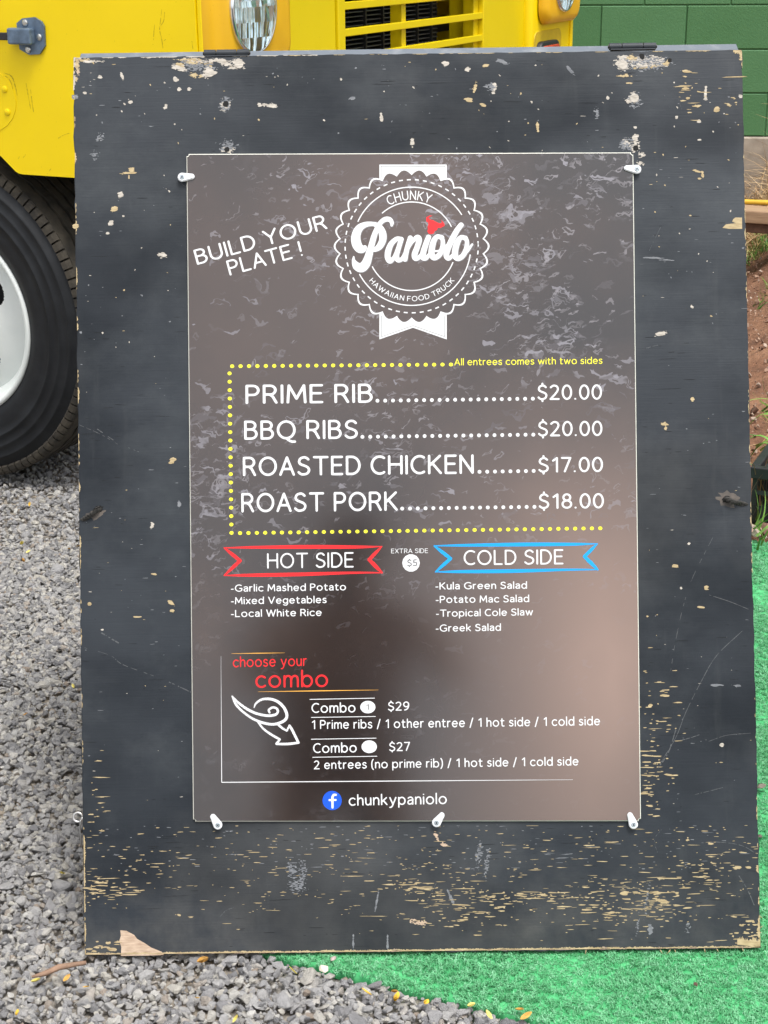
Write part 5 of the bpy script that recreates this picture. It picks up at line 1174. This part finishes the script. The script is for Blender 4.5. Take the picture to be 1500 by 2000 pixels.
def tuft(seed):
    r = random.Random(seed); bm = bmesh.new()
    for _ in range(9):
        a = r.uniform(0, 6.28); ln = r.uniform(.0026, .0050); w_ = .00042; lean = r.uniform(.4, 1.25); x, y = r.gauss(0, .0018), r.gauss(0, .0018)
        dx, dy = math.cos(a), math.sin(a); p0 = Vector((x, y, 0)); p1 = p0 + Vector((dx * lean * ln * .35, dy * lean * ln * .35, ln * .62)); p2 = p0 + Vector((dx * lean * ln, dy * lean * ln, ln * (1.0 - .25 * lean))); sd = Vector((-dy, dx, 0)) * w_
        v_ = [bm.verts.new(p) for p in (p0 - sd, p0 + sd, p1 + sd * .9, p1 - sd * .9, p2)]; bm.faces.new(v_[:4]); bm.faces.new((v_[3], v_[2], v_[4]))
    return proto('tuft', bm, M_FIB)
tufts = [tuft(k) for k in range(6)]
def turf_pts(n, s0, s1, q0, q1):
    s = nrng.uniform(s0, s1, n); q = nrng.uniform(q0, q1, n)
    X = A_.x + TURF_DIR.x * s + TURF_N.x * q; Y = A_.y + TURF_DIR.y * s + TURF_N.y * q
    return np.stack([X, Y, -.0075 + .003 * np.sin(X * 31 + Y * 17) * .5 + 0 * X], 1), s, q
Pn = []
for a in ((330000, -.004, 3.4, -.004, 1.768),): Pn.append(turf_pts(*a)[0])
Pn = np.concatenate(Pn); k = len(Pn)
o = geo_scatter('turf_fibres', Pn, np.stack([nrng.normal(0, .15, k), nrng.normal(0, .15, k), nrng.uniform(0, 6.28, k)], 1), np.repeat(nrng.uniform(.8, 1.5, k)[:, None], 3, 1), tufts, label='short bright green plastic grass fibres')
o.parent = turf

# ---- bits on gravel and turf
leafm = [simple('yellow_leaf', (.70, .45, .05), .55, .25, 150), simple('ochre_leaf', (.55, .30, .06), .6, .3, 150), simple('lemon_leaf', (.72, .62, .16), .55, .2, 150)]
def leaf_mesh(seed):
    r = random.Random(seed); bm = bmesh.new(); n = 6; L = .011; W_ = r.uniform(.0035, .0055); cup = r.uniform(.15, .5); rows_ = []
    for k in range(n + 1):
        t = k / n; w_ = W_ * math.sin(math.pi * min(.98, t * .9 + .06)) ** .8; x = (t - .5) * L * 2; zz_ = .004 * cup * (2 * t - 1) ** 2
        rows_.append([bm.verts.new((x, -w_, zz_ + w_ * cup)), bm.verts.new((x, 0, zz_)), bm.verts.new((x, w_, zz_ + w_ * cup * .8))])
    for a, c_ in zip(rows_, rows_[1:]):
        for i in range(2): bm.faces.new((a[i], a[i + 1], c_[i + 1], c_[i]))
    g = bmesh.ops.solidify(bm, geom=bm.faces[:], thickness=.0003)
    me = bpy.data.meshes.new('fallen_leaf'); bm.to_mesh(me); bm.free(); me.polygons.foreach_set('use_smooth', [True] * len(me.polygons)); return me
leafs = []
for m_ in leafm:
    for s_ in range(2): me = leaf_mesh(s_ + 5); me.materials.append(m_); leafs.append(me)
LF = [(58, 985, 'above the others at the left edge'), (42, 1061, ''), (55, 1077, ''), (46, 1094, ''), (83, 1099, ''), (135, 1072, ''), (153, 1066, ''), (122, 1706, 'beside the lower left edge of the board'), (143, 1340, ''), (50, 1395, ''),
      (130, 1910, ''), (34, 1978, ''), (385, 1950, ''), (460, 1990, ''), (571, 1896, ''), (395, 1875, ''), (770, 1936, ''), (775, 1948, ''), (832, 1958, ''), (920, 1962, ''), (955, 1982, ''), (1015, 1972, ''), (1028, 1984, ''), (715, 1938, ''), (168, 1928, ''), (70, 1915, '')]
LD = ['by the foot of the tyre, highest of the leaves at the left', 'at the left edge, below the tyre', 'lying under the square yellow one near the left edge', 'standing on edge among stones at the far left', 'slanting, right of its neighbours at the far left', 'half way between the tyre and the cord hole, near the board', 'tucked against the left edge of the board just below the cord', 'beside the lower left edge of the board, under the eye screw', 'left of the board at mid height, alone', 'at the far left, half way down the gravel',
      'below the brown stick', 'at the bottom left corner of the photo', 'below the board, right of the bare wood triangle', 'at the bottom edge, left of the middle', 'just under the lower edge of the board, left of the turf tip', 'touching the lower board edge', 'left one of the pair by the turf edge', 'right one of the pair by the turf edge', 'beside the turf edge, below the pair', 'upright by the turf edge, in the middle of the photo', 'at the bottom edge under the turf', 'left one of the two at the lower right end of the gravel', 'right one of the two at the lower right end of the gravel', 'small, left of the pair by the turf edge', 'right of the brown stick', 'left of the brown stick']
for k, (x, y, tx) in enumerate(LF):
    o = obj('fallen_leaf', leafs[k * 5 % 6], None); p = on_ground(x, y, .004); p = on_ground(x, y, .004 + float(gz(p.x, p.y))); o.location = p; s_ = rnd.uniform(.45, .8); o.scale = (s_,) * 3
    o.rotation_euler = (rnd.uniform(-.8, .8), rnd.uniform(-.6, .6), rnd.uniform(0, 6.28))
    tag(o, '%s leaf %s' % (('yellow', 'ochre', 'lemon')[(k * 5 % 6) // 2], LD[k]), 'leaf', 'fallen leaves on the gravel')
def lone_stone(x, y, z, s_, lab, col):
    m_ = simple('lone_stone', col, .85, .3, 80, bump=.5); r = rock(int(x), .6, m_, .06); r.name = 'stone'; COL.objects.link(r); r.location = on_ground(x, y, z); r.scale = (s_, s_ * .8, s_ * .8); r.rotation_euler = (0.1, .2, x)
    tag(r, lab, 'stone')
lone_stone(1359, 1923, .002, .011, 'small brown pebble alone on the green turf in front of the board', (.16, .09, .07))
lone_stone(1486, 1535, .006, .022, 'grey stone on the turf against the right edge of the photo, beside the board', (.20, .17, .14))
lone_stone(1484, 1633, .002, .012, 'small dark stone on the turf close to the right edge of the board', (.12, .09, .08))
lone_stone(651, 1872, .002, .011, 'pale pinkish pebble on the tip of the turf under the board edge', (.45, .36, .34))
lone_stone(635, 1892, .02, .022, 'cream white stone among the gravel at the tip of the turf', (.60, .57, .46))
bm = bmesh.new(); a = on_ground(62, 1908, .018); c_ = on_ground(168, 1880, .02); m_ = (a + c_) / 2 + Vector((0, 0, .004)); r3 = a.lerp(c_, .25)
tube_mesh(bm, [a, r3, m_, c_], [.0016, .0038, .0042, .0028], 7)
tag(bmobj('stick', bm, simple('brown_bark', (.24, .15, .10), .85, .3, 60, bump=.6), None, smooth=True), 'thin brown stick on the gravel below the lower left corner of the board', 'stick')

# ================================================================== THE BANK, RIGHT
def bz(p): return bank_z(p[0], p[1])[0]
ANG_S = math.atan2(S_DIR.y, S_DIR.x)
pk = on_ground(1475, 455, .195)
b = NB('landscape_timber'); b.set(Base_Color=b.ramp(b.noise(1, 6, .6, vec=b.map((6, 60, 60))), [(.3, (.22, .13, .075)), (.7, (.42, .28, .17))]), Roughness=.8); b.bump(b.noise(1, 6, .6, vec=b.map((6, 90, 90))), .5, .003); M_TIM = b.m
plank = thing('timber_edging', 'tan wooden plank edging the dirt bank at the right, under the yellow pipe', 'plank', (pk.x, pk.y, .19), ANG_S)
box('plank', (-1.6, 0, .04), (2.2, .14, .088), M_TIM, plank, .004); box('lower_plank', (-1.6, .022, 0), (2.2, .14, .037), simple('dark_timber', (.13, .07, .045), .85, .3, 40), plank, .004)
pipe = bmesh.new(); pts = [Vector((pk.x, pk.y, .29)) + S_DIR * s + T_DIR * (.15 + .012 * math.sin(s * 3)) + Vector((0, 0, .004 * math.sin(s * 5))) for s in np.linspace(-1.6, 2.2, 40)]
tube_mesh(pipe, pts, .010, 12); tag(bmobj('garden_hose', pipe, simple('yellow_hose', (.62, .38, .03), .4, .1), None, smooth=True), 'yellow hose lying along the top of the wooden plank at the right', 'hose')
# pebbles on the dirt
def bank_pts(n, x0, x1, y0, y1, lift=0):
    X = nrng.uniform(x0, x1, n); Y = nrng.uniform(y0, y1, n); ok = on_bank(X, Y); X, Y = X[ok], Y[ok]
    return np.array([(x, y, bank_z(x, y)[0] + lift) for x, y in zip(X, Y)])
b = NB('dirt_pebble'); oi = b.n.new('ShaderNodeObjectInfo'); b.set(Base_Color=b.ramp(oi.outputs['Random'], [(0, (.14, .08, .055)), (.6, (.30, .19, .13)), (1, (.42, .34, .28))]), Roughness=.9); M_DP = b.m
peb = [rock(300 + k, .7, M_DP, .06) for k in range(5)]
Pb = bank_pts(9000, .6, 3.2, 3.2, 6.2); k = len(Pb); s_ = np.clip(.009 * np.exp(nrng.normal(0, .55, k)), .003, .045)
geo_scatter('dirt_pebbles', Pb, nrng.uniform(0, 6, (k, 3)), np.stack([s_, s_, s_ * .8], 1), peb, label='clods and small stones on the brown dirt')
# grass
def blade_proto(seed, mat, L=.09, n=7, spread=.02, w0=.0022, droop=.6):
    r = random.Random(seed); bm = bmesh.new()
    for _ in range(n):
        a = r.uniform(0, 6.28); ln = L * r.uniform(.5, 1.1); x, y = r.gauss(0, spread), r.gauss(0, spread); d = Vector((math.cos(a), math.sin(a), 0)); sd = Vector((-d.y, d.x, 0)); dr = droop * r.uniform(.4, 1.4); prev = None
        for k in range(5):
            t = k / 4; p = Vector((x, y, 0)) + d * ln * dr * t ** 1.5 + Vector((0, 0, ln * (t - .45 * dr * t * t))); w_ = w0 * (1 - t) ** .7 + .0002
            cur = (bm.verts.new(p - sd * w_), bm.verts.new(p + sd * w_))
            if prev: bm.faces.new((prev[0], prev[1], cur[1], cur[0]))
            prev = cur
    return proto('grass_tuft', bm, mat, True)
def inst_mat(name, stops, rough=.6):
    b = NB(name); oi = b.n.new('ShaderNodeObjectInfo'); b.set(Base_Color=b.ramp(oi.outputs['Random'], stops), Roughness=rough); return b.m
M_GRS = inst_mat('green_grass', [(0, (.05, .14, .02)), (.5, (.10, .24, .035)), (1, (.22, .34, .07))]); M_STR = inst_mat('dry_straw', [(0, (.30, .17, .075)), (.5, (.48, .31, .15)), (1, (.62, .46, .27))])
gp = [blade_proto(k, M_GRS) for k in range(4)]; sp_ = [blade_proto(k + 9, M_STR, .16, 9, .03, .0016, 1.6) for k in range(4)]
def strip_pts(n, q0, q1, s0, s1, lift=0):
    s = nrng.uniform(s0, s1, n); q = nrng.uniform(q0, q1, n); out = []
    for a, c_ in zip(s, q):
        p = Vector((pk.x, pk.y, 0)) + S_DIR * a + T_DIR * c_; out.append((p.x, p.y, bank_z(p.x, p.y)[0] + lift))
    return np.array(out)
G = strip_pts(1500, .18, .75, -1.3, 2.2); k = len(G)
geo_scatter('grass', G, np.stack([nrng.normal(0, .2, k), nrng.normal(0, .2, k), nrng.uniform(0, 6, k)], 1), np.repeat(nrng.uniform(.5, 1.0, k)[:, None], 3, 1), gp, label='green grass behind the wooden plank')
G = np.concatenate([strip_pts(2600, .25, 1.75, -1.3, 2.2, .01)]); k = len(G)
geo_scatter('dry_straw', G, np.stack([nrng.normal(0, .5, k), nrng.normal(0, .5, k), nrng.uniform(0, 6, k)], 1), np.repeat(nrng.uniform(.5, 1.2, k)[:, None], 3, 1), sp_, label='dry straw coloured grass heaped against the green wall')
# loose grass by the crate and on the dirt
G = np.array([(*on_ground(x, y, .03)[:2], 0) for x, y in ((1499, 845), (1505, 868), (1500, 880), (1512, 830), (1494, 1004), (1502, 1010), (1490, 1015), (1499, 485), (1505, 500), (1498, 600), (1478, 612), (1508, 1030), (1520, 990), (1525, 900), (1530, 860), (1497, 1044))] +
             [(x, y, 0) for x, y in nrng.uniform((1.05, 3.1), (2.4, 4.2), (60, 2))]); G[:, 2] = [bank_z(a, c_)[0] for a, c_ in G[:, :2]]; k = len(G)
geo_scatter('weeds', G, np.stack([nrng.normal(0, .5, k), nrng.normal(0, .5, k), nrng.uniform(0, 6, k)], 1), np.repeat(nrng.uniform(.7, 1.5, k)[:, None], 3, 1), gp + sp_[:1], label='weeds growing round the black crate')
bm = bmesh.new()
for (xa, ya, za), (xb, yb, zb) in (((1510, 812, .10), (1457, 838, .045)), ((1512, 868, .07), (1456, 862, .06)), ((1505, 868, .10), (1462, 898, .03))):
    a, c_ = on_ground(xa, ya, za), on_ground(xb, yb, zb); pr = None; d = (c_ - a); sd = d.cross(Vector((0, 0, 1))).normalized()
    for k in range(7):
        t = k / 6; p = a.lerp(c_, t) + Vector((0, 0, .02 * math.sin(math.pi * t))); w_ = .0045 * (1 - t) ** .5 + .0003; cur = (bm.verts.new(p - sd * w_), bm.verts.new(p + Vector((0, 0, .002))), bm.verts.new(p + sd * w_))
        if pr:
            for i in range(2): bm.faces.new((pr[i], pr[i + 1], cur[i + 1], cur[i]))
        pr = cur
tag(bmobj('grass_clump', bm, simple('leaf_green', (.14, .32, .05), .5, .2, 60), None, smooth=True), 'broad green grass blades reaching over the dirt above the black crate', 'grass')
# crate
ck = on_ground(1463, 1026, .0); M_CR = simple('black_crate_plastic', (.018, .019, .021), .42, .3, 30)
crate = thing('plastic_crate', 'black slotted plastic crate on the dirt right of the board', 'crate', (ck.x, ck.y, .0), ANG_S)
CL, CW_, CH = .52, .34, .145
box('rim', (-.006, -.008, CH - .028), (CL + .006, .012, CH), M_CR, crate, .003)
box('rim', (-.008, .0125, CH - .028), (.012, CW_ - .0125, CH), M_CR, crate, .003); box('rim', (-.006, CW_ - .012, CH - .028), (CL + .006, CW_ + .008, CH), M_CR, crate, .003); box('rim', (CL - .012, .0125, CH - .028), (CL + .008, CW_ - .0125, CH), M_CR, crate, .003)
box('base', (.004, .004, .004), (CL - .004, CW_ - .004, .012), M_CR, crate)
for k in range(14): box('slat', (.0 + k * .039, 0, .012), (.0 + k * .039 + .011, .008, CH - .0285), M_CR, crate, .001)
box('band', (.001, -.001, .0125), (CL, .0, .052), M_CR, crate)
box('band', (.001, -.0015, .078), (CL, -.0002, .088), M_CR, crate)
for k in range(9): box('slat', (0, .01 + k * .038, .012), (.008, .01 + k * .038 + .012, CH - .0285), M_CR, crate, .001)
for k in range(8): box('lid_slat', (.02 + k * .064, .0125, CH - .016), (.02 + k * .064 + .036, CW_ - .0125, CH - .008), M_CR, crate, .001)
for k in range(3): box('lid_rail', (.0125, .06 + k * .11, CH - .0245), (CL - .0125, .08 + k * .11, CH - .017), M_CR, crate)
# little stones beside turf and crate
Pb = np.array([(*on_ground(x, y, .01)[:2], .012) for x, y in ((1470, 1040), (1482, 1036), (1494, 1040), (1466, 1032), (1500, 1034), (1478, 1044), (1476, 1030), (1510, 1040), (1490, 1028))]); k = len(Pb); s_ = nrng.uniform(.02, .04, k)
geo_scatter('border_stones', Pb, nrng.uniform(0, 6, (k, 3)), np.stack([s_, s_, s_ * .8], 1), peb, label='stones along the far edge of the turf')

# ================================================================== PHOTOGRAPHER (stands behind the camera; mirrored faintly in the sheet)
def person():
    J = {'pelvis': (-.14, -.50, .92, .15), 'belly': (-.14, -.49, 1.08, .145), 'chest': (-.13, -.48, 1.28, .16), 'neck0': (-.12, -.46, 1.45, .075), 'neck1': (-.11, -.44, 1.52, .06), 'head0': (-.105, -.41, 1.58, .085), 'head1': (-.105, -.42, 1.67, .09),
         'hipL': (-.24, -.50, .88, .10), 'kneeL': (-.26, -.47, .48, .062), 'ankL': (-.26, -.52, .09, .042), 'toeL': (-.28, -.36, .035, .032), 'hipR': (-.04, -.50, .88, .10), 'kneeR': (-.02, -.47, .48, .062), 'ankR': (-.02, -.52, .09, .042), 'toeR': (.0, -.36, .035, .032),
         'shL': (-.31, -.46, 1.39, .062), 'elL': (-.36, -.34, 1.13, .045), 'wrL': (-.10, -.17, 1.20, .028), 'hdL': (-.06, -.13, 1.225, .024), 'shR': (.06, -.46, 1.39, .062), 'elR': (.17, -.34, 1.13, .045), 'wrR': (.10, -.17, 1.20, .028), 'hdR': (.06, -.13, 1.225, .024)}
    E = [('pelvis', 'belly'), ('belly', 'chest'), ('chest', 'neck0'), ('neck0', 'neck1'), ('neck1', 'head0'), ('head0', 'head1'), ('pelvis', 'hipL'), ('hipL', 'kneeL'), ('kneeL', 'ankL'), ('ankL', 'toeL'), ('pelvis', 'hipR'), ('hipR', 'kneeR'), ('kneeR', 'ankR'), ('ankR', 'toeR'),
         ('chest', 'shL'), ('shL', 'elL'), ('elL', 'wrL'), ('wrL', 'hdL'), ('chest', 'shR'), ('shR', 'elR'), ('elR', 'wrR'), ('wrR', 'hdR')]
    ks = list(J); V = [J[k][:3] for k in ks]; rad_ = [J[k][3] for k in ks]; Ed = [(ks.index(a), ks.index(c)) for a, c in E]
    for sgn, hd in ((-1, 'hdL'), (1, 'hdR')):
        h0 = J[hd]
        for k, (dx, dz, ln) in enumerate(((-.006, .022, .06), (0, .010, .068), (.002, -.004, .062), (.0, -.018, .05), (.01, .03, .04))):
            base = len(V); V += [(h0[0] - sgn * .008, h0[1] + .012, h0[2] + dz), (h0[0] - sgn * (.008 + ln * .3), h0[1] + .02 + ln * .25, h0[2] + dz * 1.1), (h0[0] - sgn * (.012 + ln * .55), h0[1] + .014 + ln * .15, h0[2] + dz * 1.1)]
            rad_ += [.0095, .009, .0075]; Ed += [(ks.index(hd), base), (base, base + 1), (base + 1, base + 2)]
    me = bpy.data.meshes.new('body'); me.from_pydata(V, Ed, []); o = bpy.data.objects.new('tmp', me); COL.objects.link(o)
    m = o.modifiers.new('s', 'SKIN'); o.modifiers.new('u', 'SUBSURF').levels = 1
    for i, sv_ in enumerate(me.skin_vertices[0].data): sv_.radius = (rad_[i], rad_[i]); sv_.use_root = (i == 0)
    dg = bpy.context.evaluated_depsgraph_get(); nm = bpy.data.meshes.new_from_object(o.evaluated_get(dg)); bpy.data.objects.remove(o)
    t = thing('person', 'person in a dark shirt holding up a phone, mirrored faintly in the menu sheet', 'person', (-.14, -.5, 0))
    ms = [simple('skin', (.42, .26, .18), .6), simple('dark_shirt', (.012, .012, .015), .9), simple('dark_trousers', (.02, .02, .025), .9)]
    for p in nm.polygons:
        c = p.center; p.material_index = 0 if (c.z > 1.47 or c.y > -.22 and c.z > 1.0) else (1 if c.z > .93 else 2); p.use_smooth = True
    nm.materials.clear()
    bo = obj('body', nm, ms, t); t.scale = (1.12, 1.0, .88); bo.matrix_parent_inverse = Matrix.Translation((.14, .5, 0))
    bm = bmesh.new(); bmesh.ops.create_uvsphere(bm, u_segments=20, v_segments=12, radius=.104)
    for v in list(bm.verts):
        v.co.z *= 1.12; v.co += Vector((0, -.018, .0))
    bmesh.ops.delete(bm, geom=[v for v in bm.verts if v.co.y > .035 and v.co.z < .05], context='VERTS'); bmesh.ops.translate(bm, verts=bm.verts, vec=(.035, .085, 1.655))
    bmobj('hair', bm, simple('dark_hair', (.015, .012, .01), .7), t, smooth=True)
    ph = box('phone', (-.075, -.055, 1.045), (.075, -.045, 1.125), M_BLK, None, .003)
    tag(ph, 'dark phone held up in both hands by the person', 'phone')
person()
print('objects', len(bpy.data.objects))
